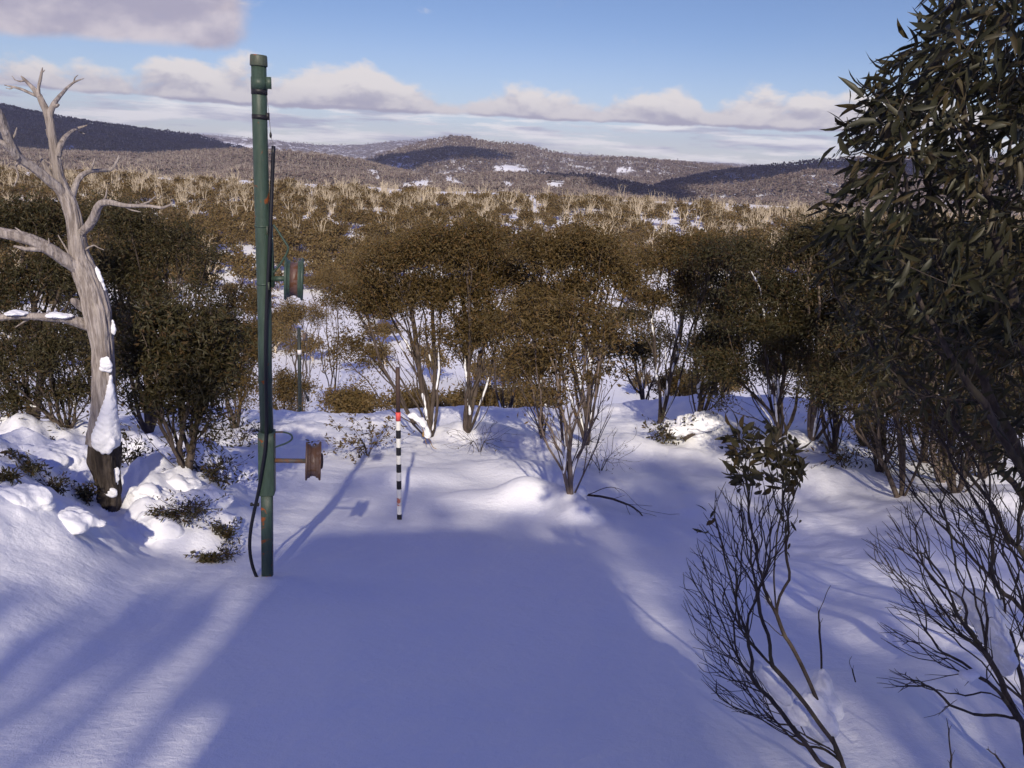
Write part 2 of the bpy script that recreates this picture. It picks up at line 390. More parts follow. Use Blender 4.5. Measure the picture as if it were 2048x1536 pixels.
def refine(N, par, seg, wob, rng, smooth=2):
    """split long edges with a little wander, then relax"""
    V = list(N); pr = list(par); n0 = len(N)
    for i in range(1, n0):
        a, b = N[par[i]], N[i]; d = b-a; l = np.linalg.norm(d)
        k = int(l/seg)
        if k < 1: continue
        prev = par[i]
        for j in range(1, k+1):
            t = j/(k+1); w = rng.normal(0, wob*l*math.sin(math.pi*t), 3)
            V.append(a+d*t+w); pr.append(prev); prev = len(V)-1
        pr[i] = prev
    V = np.array(V); pr = np.array(pr)
    # order parents before children
    dep = np.full(len(V), -1); order = []
    kids = [[] for _ in V]
    for i, p in enumerate(pr):
        if p >= 0: kids[p].append(i)
    st = [0]
    while st:
        i = st.pop(); order.append(i); st.extend(kids[i])
    order = np.array(order); inv = np.empty_like(order); inv[order] = np.arange(len(order))
    V = V[order]; pr = np.array([-1 if pr[o] < 0 else inv[pr[o]] for o in order])
    cnt = np.bincount(pr[1:], minlength=len(V))
    for _ in range(smooth):
        S = np.zeros_like(V); np.add.at(S, pr[1:], V[1:])
        W = V.copy(); mid = (cnt > 0) & (pr >= 0)
        W[mid] = .5*V[mid]+.25*V[pr[mid]]+.25*(S[mid]/cnt[mid][:, None]); V = W
    return V, pr
def radii(par, tip, power=2.2, rmax=None):
    n = len(par); a = np.zeros(n); cnt = np.bincount(par[1:], minlength=n)
    a[cnt == 0] = 1.0
    for i in range(n-1, 0, -1): a[par[i]] += a[i]
    r = tip*a**(1/power)
    if rmax: r = r*1.0; k = rmax/r[0]; r = tip+(r-tip)*(rmax-tip)/(r[0]-tip)
    return r
def skeleton_tubes(mb, V, par, r, big=7, mi=0, rough=0.0):
    n = len(V); main = np.full(n, -1)
    for i in range(n-1, 0, -1):
        p = par[i]
        if main[p] < 0 or r[i] > r[main[p]]: main[p] = i
    for i in range(n):
        if i == 0 or main[par[i]] != i:
            ch = [i]; 
            while main[ch[-1]] >= 0: ch.append(main[ch[-1]])
            pts = V[ch]; rr = r[ch]
            if i > 0: pts = np.concatenate([[V[par[i]]], pts]); rr = np.concatenate([[min(r[par[i]], r[i]*1.05)], rr])
            if len(pts) < 2: continue
            mx = rr.max(); sides = 3 if mx < .0035*big/7 else 4 if mx < .010 else 6 if mx < .03 else 10
            rr = rr.copy(); rr[-1] *= .5
            mb.tube(pts, rr, sides, mi, caps=sides > 4, rough=rough if mx > .02 else 0)
def leaves(pos, dirs, length, width, rng, big=False, fold=.25):
    """lens-shaped leaves as folded quads (or eight-vertex curved blades when big)"""
    n = len(pos); d = dirs/(np.linalg.norm(dirs, axis=1)[:, None]+1e-9)
    side = np.cross(d, rng.normal(size=(n, 3))); side /= np.linalg.norm(side, axis=1)[:, None]+1e-9
    nr = np.cross(side, d)
    l = (length*rng.uniform(.65, 1.25, n))[:, None]; w = (width*rng.uniform(.7, 1.2, n))[:, None]
    if not big:
        V = np.stack([pos, pos+d*l*.45+side*w*.5+nr*w*fold, pos+d*l, pos+d*l*.45-side*w*.5+nr*w*fold], 1)
        return V.reshape(-1, 3), np.arange(n*4).reshape(n, 4)
    cv = rng.uniform(-.28, .28, n)[:, None]
    def pt(t, sgn, ww): return pos+d*l*t+side*(sgn*ww*w*.5)+side*(cv*l*4*t*(1-t)*.5)+nr*(fold*w*abs(sgn)*ww-.22*l*t*t)
    st = pos-d*l*.12
    V = np.stack([st, pt(0, 0, 0), pt(.22, 1, .8), pt(.22, -1, .8), pt(.5, 1, 1.0), pt(.5, -1, 1.0), pt(.78, 1, .6), pt(.78, -1, .6), pt(1.0, 0, 0),
                  pt(.22, 0, 0), pt(.5, 0, 0), pt(.78, 0, 0)], 1)
    b = (np.arange(n)*12)[:, None]
    Q = np.concatenate([b+np.array(q) for q in ((2, 4, 10, 9), (9, 10, 5, 3), (4, 6, 11, 10), (10, 11, 7, 5))])
    Tt = np.concatenate([b+np.array(t) for t in ((1, 2, 9), (1, 9, 3), (6, 8, 11), (11, 8, 7))])
    return V.reshape(-1, 3), Q, Tt
def in_blobs(blobs, n, rng):
    """n points spread through ellipsoids: (centre, radii), more of them near the shell's upper side"""
    vol = np.array([np.prod(b[1])**.75 for b in blobs]); cnt = rng.multinomial(n, vol/vol.sum()); out = []
    for (c, r), k in zip(blobs, cnt):
        d = rng.normal(size=(k, 3)); d /= np.linalg.norm(d, axis=1)[:, None]
        out.append(np.asarray(c)+d*(rng.uniform(.12, 1, k)**.42)[:, None]*np.asarray(r))
    return np.concatenate(out)
def px_blob(x, y, rx, ry, Y, ry_m=None):
    """a clump of crown seen at a pixel, put at its own distance with its own size"""
    c = P(x, y, Y); s = np.linalg.norm(c-CAM)/F_PX
    return (c, A(rx*s, ry_m or .8*(rx+ry)*.5*s, ry*s))
def snow_along(par_o, origin, V, par, r, rng, zmax, rmin, chance, side=A(-.25, -.45, .85)):
    """streaks of snow lodged along the upper side of stems, each a part of its own"""
    s = side/np.linalg.norm(side); main = np.full(len(V), -1)
    for i in range(len(V)-1, 0, -1):
        p = par[i]
        if main[p] < 0 or r[i] > r[main[p]]: main[p] = i
    ok = np.where((r > rmin) & (V[:, 2] < zmax) & (np.arange(len(V)) > 1))[0]
    if len(ok) == 0: return 0
    n = int(min(18, max(2, len(ok)*chance*.28))); used = set(); k = 0
    for i in rng.permutation(ok):
        if k >= n: break
        ch = [i]
        while len(ch) < rng.integers(2, 6) and main[ch[-1]] >= 0 and r[main[ch[-1]]] > rmin*.7: ch.append(main[ch[-1]])
        if len(ch) < 2 or used & set(ch): continue
        used |= set(ch); p = V[ch]; d = p[-1]-p[0]; d /= np.linalg.norm(d)+1e-9; nrm = s-d*np.dot(s, d); nl = np.linalg.norm(nrm)
        if nl < .12: continue
        t = np.linspace(0, len(ch)-1, len(ch)*4); q = np.stack([np.interp(t, np.arange(len(ch)), p[:, a]) for a in range(3)], 1); rr = np.interp(t, np.arange(len(ch)), r[ch])
        u = np.sin(np.linspace(0.05, math.pi-.05, len(t)))**.5*(.75+.5*fbm(t*1.7+i, t*0+.3, 2))
        mb = MB(); mb.tube(q+nrm/nl*(rr*.62)[:, None], np.maximum(.002, rr*.72*u+.004), 9, rough=.5); mb.build('snow_cap', M_SNOW, par_o, origin=origin); k += 1
    return k
def gum(name, label, base, blobs, seed, stems=4, npts=320, nleaf=9000, leaf=(.10, .028), tip=.004, rmax=.07, bf=.75, bark=None, leafm=None,
        group=None, extra_chains=None, snow=None, spread=.13, big=False, twig_pts=None, cat='tree', seg=.28, droop=.45, wob=.06, fork=.28, clump=9, twigs=190):
    lm_ = 1.7 if leaf[0] <= .1 else 1.0
    if leaf[0] <= .1: leaf = (leaf[0]*.80, leaf[1]*.80)
    rng = np.random.default_rng(seed)
    base = np.asarray(base, float); root = base-A(0, 0, .12)
    sub = []
    for c, rr in blobs:
        rr = np.asarray(rr, float)
        for _ in range(clump):
            d = rng.normal(size=3); d /= np.linalg.norm(d); d[2] = abs(d[2])*.9-.25
            sub.append((np.asarray(c)+d*rr*rng.uniform(.50, .98), rr*rng.uniform(.24, .46)*A(1.05, 1.05, .85)))
    for c, rr in blobs[:]:
        rr = np.asarray(rr, float)
        for _ in range(2): sub.append((np.asarray(c)+rng.normal(0, .45, 3)*rr*A(1, 1, 0)-A(0, 0, rr[2]*rng.uniform(.7, 1.5)), rr*rng.uniform(.20, .34)))
    full = blobs; blobs = sub
    pts = in_blobs(blobs, npts, rng) if npts else np.zeros((0, 3))
    if npts and twigs:
        k = rng.integers(0, len(pts), twigs); u = rng.uniform(.40, .88, (twigs, 1)); hv = pts[k]-base
        q = base+np.c_[hv[:, :2]*u**1.15, hv[:, 2:]*u]+rng.normal(0, .09, (twigs, 3))
        pts = np.concatenate([pts, q])
    if twig_pts is not None: pts = np.concatenate([pts, twig_pts]) if len(pts) else twig_pts
    chains = list(extra_chains or [])
    if not chains:
        stems = int(stems*1.8)
        for s in range(stems):
            c, r = full[s % len(full)]
            tgt = np.asarray(c)+rng.normal(0, .35, 3)*np.asarray(r); hgt = tgt-base
            ch = [root]
            bow = rng.normal(0, .06, 3)*np.linalg.norm(hgt); off = A(*(rng.normal(0, 1, 2)*rmax*1.3), 0)
            for t in np.linspace(fork*.5, .8, 6):
                q = base+off*min(1, t*8)+A(hgt[0]*t**1.25, hgt[1]*t**1.25, hgt[2]*t)+bow*math.sin(math.pi*t)+rng.normal(0, .012, 3)*np.linalg.norm(hgt)
                ch.append(q)
            chains.append(ch)
    N, par = grow(chains, pts, bf, rng)
    V, par = refine(N, par, seg, wob, rng)
    r = radii(par, tip, 2.25, rmax)
    root_o = thing(name, base, label, cat, group)
    mb = MB(); skeleton_tubes(mb, V, par, r, rough=.25)
    mb.build('trunk', bark or M_BARK, root_o, origin=base)
    if nleaf:
        nleaf = int(nleaf*lm_)
        cnt = np.bincount(par[1:], minlength=len(V))
        inside = np.zeros(len(V), bool)
        for c, rr in blobs: inside |= (((V-c)/(np.asarray(rr)*1.15))**2).sum(1) < 1
        tipn = np.where((r < tip*3.2) & inside)[0]
        if len(tipn) == 0: tipn = np.where(cnt == 0)[0]
        wts = np.where(cnt[tipn] == 0, 2.2, 1.0); k = rng.choice(tipn, nleaf, p=wts/wts.sum())
        axis = V[k]-V[par[k]]; axis /= np.linalg.norm(axis, axis=1)[:, None]+1e-9
        pos = V[k]-axis*rng.uniform(0, .5, (nleaf, 1))*seg*.8+rng.normal(0, spread, (nleaf, 3))*A(1, 1, .7)*np.where(rng.random((nleaf, 1)) < .14, 2.1, .85)
        dr = axis*.5+rng.normal(0, .75, (nleaf, 3))+A(0, 0, -droop)
        o = leaves(pos, dr, leaf[0], leaf[1], rng, big)
        me = mesh_np('crown', o[0]-base, o[1], o[2] if len(o) > 2 else None, mat=leafm or M_LEAF)
        link('crown', me, root_o)
    if snow:
        snow_along(root_o, base, V, par, r, rng, base[2]+snow[0], snow[1], snow[2])
    return root_o

def snow_mass(mb, parent, origin, voxel, amp=.35, freq=9.0, name='snow_cap', loc=(0, 0, 0), smooth=8):
    """joins the collected lumps into one lump of snow with a crumbly skin"""
    sc = bpy.data.scenes.new('melt'); V = np.concatenate(mb.V)-np.asarray(origin)
    me = mesh_np('melt', V, np.concatenate(mb.Q) if mb.Q else None, np.concatenate(mb.T) if mb.T else None)
    o = bpy.data.objects.new('melt', me); sc.collection.objects.link(o)
    m = o.modifiers.new('r', 'REMESH'); m.mode = 'VOXEL'; m.voxel_size = voxel
    m = o.modifiers.new('s', 'SMOOTH'); m.iterations = smooth; m.factor = .5
    vl = sc.view_layers[0]; vl.update()
    r = bpy.data.meshes.new_from_object(o.evaluated_get(vl.depsgraph))
    bpy.data.objects.remove(o); bpy.data.scenes.remove(sc); bpy.data.meshes.remove(me)
    n = len(r.vertices); co = np.empty(n*3, np.float32); r.vertices.foreach_get('co', co); co = co.reshape(-1, 3)
    nr = np.empty(n*3, np.float32); r.vertices.foreach_get('normal', nr); nr = nr.reshape(-1, 3)
    f = freq; k = fbm(co[:, 0]*f+co[:, 2]*f*1.3+3.3, co[:, 1]*f-co[:, 2]*f*.9+1.7, 4, .6)
    co = co+nr*(k*amp*voxel*6)[:, None]
    r.vertices.foreach_set('co', co.astype(np.float32).ravel()); r.polygons.foreach_set('use_smooth', np.ones(len(r.polygons), bool)); r.materials.clear(); r.materials.append(M_SNOW); r.name = name; r.update()
    return link(name, r, parent, loc)
# ------------------------------------------------------------------ the ground and the hills
def build_ground():
    an = np.concatenate([np.linspace(-math.radians(52), math.radians(52), 720), np.linspace(math.radians(52), math.radians(308), 130)[1:-1]])
    rr = np.concatenate([np.geomspace(.30, 42, 640), np.geomspace(42, 4900, 230)[1:]])
    X = rr[:, None]*np.sin(an)[None]; Y = rr[:, None]*np.cos(an)[None]
    Z = ground(X, Y); na = len(an); nr = len(rr)
    V = np.concatenate([np.stack([X, Y, Z], -1).reshape(-1, 3), [[0, 0, float(ground(0, 0))]]])
    i = np.arange(nr-1)[:, None]*na; j = np.arange(na)[None]; k = (j+1) % na
    q = np.stack([i+j, i+na+j, i+na+k, i+k], -1).reshape(-1, 4)
    t = np.stack([np.full(na, len(V)-1), np.arange(na), (np.arange(na)+1) % na], -1)
    o = link('snow_ground', mesh_np('snow_ground', V, q, t, mat=M_GROUND, smooth=True)); tag(o, kind='structure')
build_ground()

def hill_mat(name, scrub1, scrub2, cover):
    m, T = new_mat(name)
    pos = T.n('ShaderNodeNewGeometry').outputs['Position']
    sn = T.n('ShaderNodeAttribute', attribute_name='clearing').outputs['Fac']
    n = T.noise(pos, .035, 6, .68).outputs[0]; n2 = T.noise(pos, .3, 4, .7).outputs[0]
    c = T.mix(n2, scrub1, scrub2)
    c = T.mix(T.math('MAXIMUM', sn, T.rng(T.math('ADD', T.math('MULTIPLY', n, .6), T.math('MULTIPLY', n2, .4)), cover, cover+.06)), c, (.86, .88, .92))
    p = T.n('ShaderNodeBsdfPrincipled', ins={'Base Color': c, 'Roughness': .9, 'Specular IOR Level': .1})
    finish(T, p.outputs[0]); return m
M_FOREST = None
def forest_mats():
    a, T = new_mat('far_foliage')
    g = T.n('ShaderNodeNewGeometry'); n = T.noise(g.outputs['Position'], .004, 4).outputs[0]
    c = T.mix(g.outputs['Random Per Island'], (.095, .072, .068), (.185, .142, .122)); c = T.mix(T.rng(n, .4, .65), c, (.165, .130, .118))
    finish(T, T.n('ShaderNodeBsdfDiffuse', ins={0: c}).outputs[0])
    b, T = new_mat('far_bleached_trunks')
    g = T.n('ShaderNodeNewGeometry')
    c = T.mix(g.outputs['Random Per Island'], (.24, .205, .18), (.52, .46, .40))
    finish(T, T.n('ShaderNodeBsdfDiffuse', ins={0: c}).outputs[0])
    return [a, b]
M_FOREST = forest_mats()
def in_poly(x, y, poly):
    c = np.zeros(np.shape(x), bool); n = len(poly)
    for i in range(n):
        x1, y1 = poly[i]; x2, y2 = poly[(i+1) % n]
        c ^= ((y1 > y) != (y2 > y)) & (x < (x2-x1)*(y-y1)/(y2-y1+1e-9)+x1)
    return c
# open snow seen on the hills (outlines found on the hillside itself, each lies flat on the slope)
CLEAR = [[(985, 333), (1010, 330), (1058, 338), (1062, 350), (1030, 348), (995, 345)], [(730, 338), (752, 342), (764, 360), (756, 372), (742, 360)],
         [(806, 366), (850, 358), (862, 362), (862, 384), (800, 386)], [(876, 346), (898, 350), (935, 374), (930, 386), (900, 372)], [(440, 279), (470, 287), (515, 292), (515, 302), (480, 297), (455, 289)],
         [(1004, 362), (1030, 366), (1024, 386), (1006, 384)], [(1072, 338), (1100, 340), (1104, 347), (1076, 346)], [(788, 331), (830, 328), (826, 334), (792, 336)], [(1092, 362), (1130, 366), (1120, 384), (1090, 380)],
         [(1040, 327), (1056, 329), (1052, 333), (1042, 331)], [(126, 298), (146, 292), (148, 300), (128, 304)], [(1228, 336), (1266, 334), (1262, 344), (1232, 344)], [(1240, 320), (1262, 322), (1256, 326), (1242, 325)]]
def hill(name, sky, D, y0, z0, na, nt, n_trees, p=.8, rough=1.0, cover=.60, scrub=((.11, .088, .082), (.17, .138, .126)), stem=.5, hgt=8.0, seed=0, snowy=0.0):
    sky = np.array(sky, float); v = np.array([ray(a, b) for a, b in sky]); ta, te = v[:, 0]/v[:, 1], v[:, 2]/v[:, 1]
    a = np.linspace(ta[0], ta[-1], na); e = np.interp(a, ta, te)
    k = max(3, na//70); ker = np.hanning(2*k+3)[1:-1]; ker /= ker.sum(); e = np.convolve(np.pad(e, k, mode='edge'), ker, 'valid')[:na]
    def surf(u, t):
        """u along the ridge 0..1, t 0 at the foot, 1 on the ridge, up to 1.4 behind it"""
        aa = ta[0]+(ta[-1]-ta[0])*u; ee = np.interp(aa, a, e); Y = y0+(D-y0)*t
        zr = EYE+ee*D; tt = np.minimum(t, 1)
        z = z0+(zr-z0)*tt**p-np.maximum(t-1, 0)**1.3*(zr-z0)*1.6
        w = np.sin(np.clip(t, 0, 1)*math.pi)**.7
        X = aa*Y
        z = z+rough*w*((D-y0)*.045*fbm(X/(D*.16)+seed, Y/(D*.16), 4))+rough*D*.0012*fbm(X/(D*.02), Y/(D*.02)+seed, 3)
        return np.stack([X, Y, z], -1)
    U, Tt = np.meshgrid(np.linspace(0, 1, na), np.concatenate([np.linspace(-.05, 1, nt), np.linspace(1.02, 1.4, 8)]), indexing='ij')
    V = surf(U, np.maximum(Tt, -.05)*1.0 if p >= 1 else np.where(Tt < 0, 0, Tt)); n2 = V.shape[1]
    V = V.reshape(-1, 3); px, py = project(V); jx, jy = 6*fbm(V[:, 0]*.02, V[:, 1]*.006+3, 3), 2*fbm(V[:, 0]*.02+9, V[:, 1]*.006, 3); px = px+jx; py = py+jy
    clear = np.zeros(len(V))
    for pl in CLEAR: clear[in_poly(px, py, pl)] = 1
    i = np.arange(na-1)[:, None]*n2; j = np.arange(n2-1)[None]
    q = np.stack([i+j, i+n2+j, i+n2+j+1, i+j+1], -1).reshape(-1, 4)
    o = link(name, mesh_np(name, V, q, mat=hill_mat(name+'_forest_floor', scrub[0], scrub[1], cover), smooth=True, attr={'clearing': clear})); tag(o, kind='structure')
    # its forest: thousands of small crowns and bare pale stems
    rng = np.random.default_rng(seed+50)
    u, t = rng.uniform(0, 1, n_trees), rng.uniform(.12, 1.02, n_trees)**.8
    Pp = surf(u, t); px, py = project(Pp)
    keep = (px > -60) & (px < 2110); jx, jy = 6*fbm(Pp[:, 0]*.02, Pp[:, 1]*.006+3, 3), 2*fbm(Pp[:, 0]*.02+9, Pp[:, 1]*.006, 3); few = rng.random(n_trees) < .06
    for pl in CLEAR: keep &= ~in_poly(px+jx, py+2+jy, pl) | few
    keep &= fbm(Pp[:, 0]*.012+seed, Pp[:, 1]*.009, 3)+rng.uniform(-.35, .35, n_trees) < .55-snowy
    Pp = Pp[keep]; n = len(Pp); H = (hgt*rng.uniform(.55, 1.25, n))[:, None]
    def stems(k, sel):
        b = Pp[sel]; hh = H[sel]; m = len(b); Vs = []
        for s in range(k):
            lean = np.c_[rng.normal(0, .22, (m, 2)), np.ones(m)]; w = hh*rng.uniform(.020, .04, (m, 1)); an = rng.uniform(0, math.pi, m); sd = np.c_[np.cos(an), np.sin(an)*.6, np.zeros(m)]
            tp = b+lean*hh*rng.uniform(.75, 1.1, (m, 1)); sd2 = np.c_[-sd[:, 1], sd[:, 0], np.zeros(m)]
            Vs.append(np.stack([b-sd*w, b+sd*w, b+sd2*w*1.7, tp], 1).reshape(-1, 3))
        return np.concatenate(Vs)
    dead = rng.random(n) < stem
    S = stems(4, dead); ns = len(S)//4; b = (np.arange(ns)*4)[:, None]; ts = np.concatenate([b+np.array(x) for x in ((0, 1, 3), (1, 2, 3), (2, 0, 3))])
    # crowns: small lumpy octahedra, two or three per tree
    Cc = []
    live = np.where(~dead | (rng.random(n) < .55))[0]
    for s in range(3):
        b = Pp[live]; hh = H[live]; m = len(b); c = b+np.c_[rng.normal(0, .22, (m, 2)), rng.uniform(.30, .72, m)]*hh
        r = hh*rng.uniform(.09, .23, (m, 1)); dirs = np.array([(1, 0, 0), (0, 1, 0), (-1, 0, 0), (0, -1, 0), (0, 0, .8), (0, 0, -.8)])
        Cc.append((c[:, None]+r[:, None]*dirs[None]*rng.uniform(.6, 1.4, (m, 6, 1))+r[:, None]*rng.normal(0, .18, (m, 6, 3))).reshape(-1, 3))
    Cc = np.concatenate(Cc); nc = len(Cc)//6; b = (np.arange(nc)*6)[:, None]
    tc = np.concatenate([b+np.array(x) for x in ((0, 1, 4), (1, 2, 4), (2, 3, 4), (3, 0, 4), (1, 0, 5), (2, 1, 5), (3, 2, 5), (0, 3, 5))])
    V = np.concatenate([Cc, S]); tr = np.concatenate([tc, ts+len(Cc)]); tm = np.concatenate([np.zeros(len(tc)), np.ones(len(ts))])
    f = link(name+'_forest', mesh_np(name+'_forest', V, None, tr, mats=M_FOREST, tmat=tm)); tag(f, 'wooded cover of bare and leafy trees over the '+name.replace('_', ' '), 'forest', kind='stuff')
hill('distant_range', [(-100, 262), (200, 264), (380, 268), (430, 274), (510, 279), (600, 287), (680, 291), (730, 289), (780, 283), (812, 281), (860, 281), (900, 285), (1000, 297), (1300, 318), (1600, 335), (2150, 360)],
     4600, 3000, -110, 300, 50, 12000, seed=1, cover=.52, hgt=10, scrub=((.13, .11, .10), (.19, .165, .15)), snowy=.1)
hill('dark_mountain', [(-260, 186), (-120, 200), (0, 211), (67, 227), (180, 247), (290, 261), (400, 274), (447, 289), (500, 302), (580, 318), (660, 334), (760, 352)], 1900, 950, -95, 320, 90, 34000, seed=2, hgt=8.5, cover=.70, rough=.6, stem=.35)
hill('middle_mountain', [(560, 352), (640, 340), (720, 327), (760, 313), (800, 300), (840, 288), (870, 279), (900, 274), (940, 278), (970, 285), (1060, 293), (1110, 308), (1160, 317), (1230, 317), (1300, 321), (1400, 330), (1500, 337), (1600, 342), (1720, 346)],
     2000, 1000, -90, 340, 100, 34000, seed=3, snowy=.22, cover=.515, hgt=8.5, rough=.8)
hill('wooded_ridge', [(1270, 392), (1330, 366), (1400, 353), (1480, 343), (1560, 333), (1640, 324), (1700, 320), (1800, 319), (2048, 322), (2250, 330)], 1300, 620, -62, 260, 80, 22000, seed=4, snowy=.18, cover=.515, hgt=7.5, rough=.7, stem=.4)
hill('lower_spur', [(-300, 292), (0, 300), (100, 308), (200, 311), (290, 315), (380, 308), (480, 304), (560, 308), (640, 314), (720, 326), (800, 346), (860, 360), (930, 372), (1000, 384)], 1150, 520, -52, 300, 80, 44000, seed=5, cover=.56, hgt=7.5, rough=.5, stem=.6)
hill('low_foothill', [(620, 372), (700, 362), (800, 362), (900, 356), (1000, 352), (1100, 352), (1180, 358), (1260, 372), (1340, 388), (1420, 402)], 980, 520, -52, 240, 60, 17000, seed=6, snowy=.15, cover=.53, hgt=7.0, rough=.6, stem=.6)

# clouds that drift between the sun and the hills, high over the valley: their shadows lie on the slopes
def cloud_mat():
    m, T = new_mat('cloud')
    d = T.n('ShaderNodeBsdfDiffuse', ins={0: (.92, .92, .93, 1)}); t = T.n('ShaderNodeBsdfTranslucent', ins={0: (.9, .9, .92, 1)})
    finish(T, T.n('ShaderNodeMixShader', ins={0: .35, 1: d.outputs[0], 2: t.outputs[0]}).outputs[0]); return m
M_CLOUD = cloud_mat()
def shadow_cloud(px, py, Y, sx, sy, seed, alt=760):
    p = P(px, py, Y); t = (alt-p[2])/SUNV[2]; c = p+SUNV*t
    rng = np.random.default_rng(seed); mb = MB()
    for i in range(9):
        q = c+A(rng.uniform(-.7, .7)*sx, rng.uniform(-.7, .7)*sy, rng.uniform(-20, 40))
        mb.blob(q, (sx*rng.uniform(.3, .55), sy*rng.uniform(.3, .55), 45*rng.uniform(.6, 1.3)), seed+i, .35, 1.8, 26, 14)
    o = mb.build('cloud', M_CLOUD, origin=c, loc=c); tag(o, kind='structure')
shadow_cloud(130, 262, 1650, 640, 360, 1)
shadow_cloud(400, 296, 1550, 330, 260, 2)
shadow_cloud(850, 322, 1650, 170, 150, 3)
shadow_cloud(1700, 345, 1150, 260, 90, 5)
shadow_cloud(1240, 366, 930, 90, 60, 6)

# ------------------------------------------------------------------ the green lift pole, the banded marker, the second lift pole
M_GREEN = paint_mat('green_paint', (.029, .052, .039), .805)
M_GREEN_WORN = paint_mat('worn_green_paint', (.024, .046, .037), .725)
M_GREEN_TOP = paint_mat('faded_cap_paint', (.050, .062, .045), .74)
M_STRAP = plain_mat('black_strap', (.014, .014, .018), .5)
M_HOSE = plain_mat('black_hose', (.008, .009, .015), .45)
M_RUSTWHEEL = paint_mat('rusty_cast_iron', (.082, .052, .043), .64, .5, rustcol=(.115, .06, .04), light=(.16, .115, .095))
M_GROOVE = paint_mat('rusty_groove', (.095, .052, .042), .66, .5, rustcol=(.13, .055, .03))
M_STEEL = plain_mat('dull_steel', (.10, .095, .09), .55, worn=(.16, .085, .05))
M_CABLE = plain_mat('thin_cable', (.20, .20, .22), .5)

def lift_pole():
    Y = 5.32; base = G(534, 1151); Y = base[1]
    q = lambda x, y, dy=0.0: P(x, y, Y+dy)
    t = thing('lift_pole', base, 'tall green lift pole with two cable wheels and a black hose, standing in near snow', 'lift pole')
    px = np.linalg.norm(q(530, 900)-CAM)/F_PX
    axis_b, axis_c, axis_t = q(534.5, 1165), q(534, 866), q(517.5, 122)
    up = (axis_t-axis_b)/np.linalg.norm(axis_t-axis_b)
    def bld(mb, name, mat, par=t, smooth=True):
        o = mb.build(name, mat, par, origin=base if par is t else base); return o
    # lower square tube, collar sleeve, round upper tube
    def sq(p0, p1, hw, bev=.006):
        mb = MB(); n = 5
        xy = [(-hw+bev, -hw), (hw-bev, -hw), (hw, -hw+bev), (hw, hw-bev), (hw-bev, hw), (-hw+bev, hw), (-hw, hw-bev), (-hw, -hw+bev)]
        c, s = math.cos(.16), math.sin(.16); xy = np.array([(a*c-b*s, a*s+b*c, 0) for a, b in xy])
        rows = [p0+(p1-p0)*k/n for k in range(n+1)]; V = np.concatenate([r+xy for r in rows]+[[p0], [p1]])
        Q = [(i*8+j, i*8+(j+1) % 8, (i+1)*8+(j+1) % 8, (i+1)*8+j) for i in range(n) for j in range(8)]
        T = [(len(V)-1, n*8+j, n*8+(j+1) % 8) for j in range(8)]
        mb.add(V, Q, T); return mb
    bld(sq(axis_b-up*.25, q(534, 984), .0395), 'post', M_GREEN_WORN, smooth=False)
    mb = sq(q(534.5, 986), q(533.5, 863), .0555)
    bld(mb, 'collar', M_GREEN)
    mb = MB(); pts = [q(534, 868), q(530.5, 760), q(529.5, 640), q(526, 500), q(523, 380), q(519.5, 240), q(517.5, 128)]
    mb.tube(pts, [.046, .0465, .047, .0475, .048, .0475, .047], 28)
    # welded seams
    for y, c in ((452, 524.6), (567, 527.6), (760, 530.5)):
        mb.lathe(q(c, y), up, [(-.006, .044), (-.006, .0505), (.006, .0505), (.006, .044)], 28)
    bld(mb, 'tube', M_GREEN)
    mb = MB(); mb.lathe(q(517.3, 119), up, [(-.040, .045), (-.040, .053), (-.034, .0545), (.018, .0525), (.026, .049), (.028, .0001)], 28); bld(mb, 'cap', M_GREEN_TOP)
    # upper lug collar, straps
    mb = MB(); mb.lathe(q(518.5, 167), up, [(-.036, .047), (-.036, .0515), (.036, .0515), (.036, .047)], 28)
    c = q(537, 166, -.01); mb.box(c, (.018, .006, .036), 0, .1, .004); bld(mb, 'lug', M_GREEN)
    for y, hh, xx in ((183, .019, 518.6), (234, .014, 519.8)):
        mb = MB(); mb.lathe(q(xx, y), up, [(-hh, .047), (-hh, .0505), (hh, .0505), (hh, .047)], 28)
        if y > 200: mb.box(q(535.5, 233), (.010, .016, .022), 0, .1, .003)
        bld(mb, 'strap', M_STRAP)
    # cable with its insulator, and the hose that carries it down to the snow
    mb = MB(); mb.tube([q(534, 192, .0), q(537, 222), q(539.5, 246), q(541, 262), q(541.5, 272), q(545, 284), q(546, 296)], .0022, 6); cab = bld(mb, 'cable', M_CABLE)
    mb = MB(); mb.lathe(q(541.3, 270), up, [(-.020, .001), (-.015, .006), (-.004, .0085), (.008, .007), (.018, .003), (.024, .001)], 14); mb.build('insulator', M_STRAP, cab, origin=base)
    mb = MB()
    hp = [(547, 292, .0), (544, 370, .0), (541.5, 440, -.03), (538, 520, -.045), (534, 600, -.055), (531, 680, -.058), (532, 760, -.060), (533.5, 850, -.066), (531, 900, -.074), (524, 940, -.076), (517, 985, -.07),
          (510, 1015, -.06), (502.5, 1050, -.05), (499, 1080, -.045), (499.5, 1105, -.045), (504, 1130, -.05), (511, 1150, -.055), (520, 1166, -.06)]
    hpx = np.array([q(a, b, c) for a, b, c in hp]); tt = np.linspace(0, len(hp)-1, 90); k = np.arange(len(hp))
    pts = np.stack([np.interp(tt, k, hpx[:, i]) for i in range(3)], 1)
    for _ in range(6): pts[1:-1] = .5*pts[1:-1]+.25*(pts[:-2]+pts[2:])
    mb.tube(pts, .0125, 12); hose = bld(mb, 'hose', M_HOSE)
    mb = MB(); cl = q(509.5, 1010, -.06); mb.box(cl, (.028, .006, .006), 0, 0, .002); mb.box(cl+A(-.024, 0, .004), (.007, .010, .010)); mb.box(cl+A(.024, 0, .004), (.007, .010, .010)); mb.build('clip', M_STRAP, hose, origin=base)
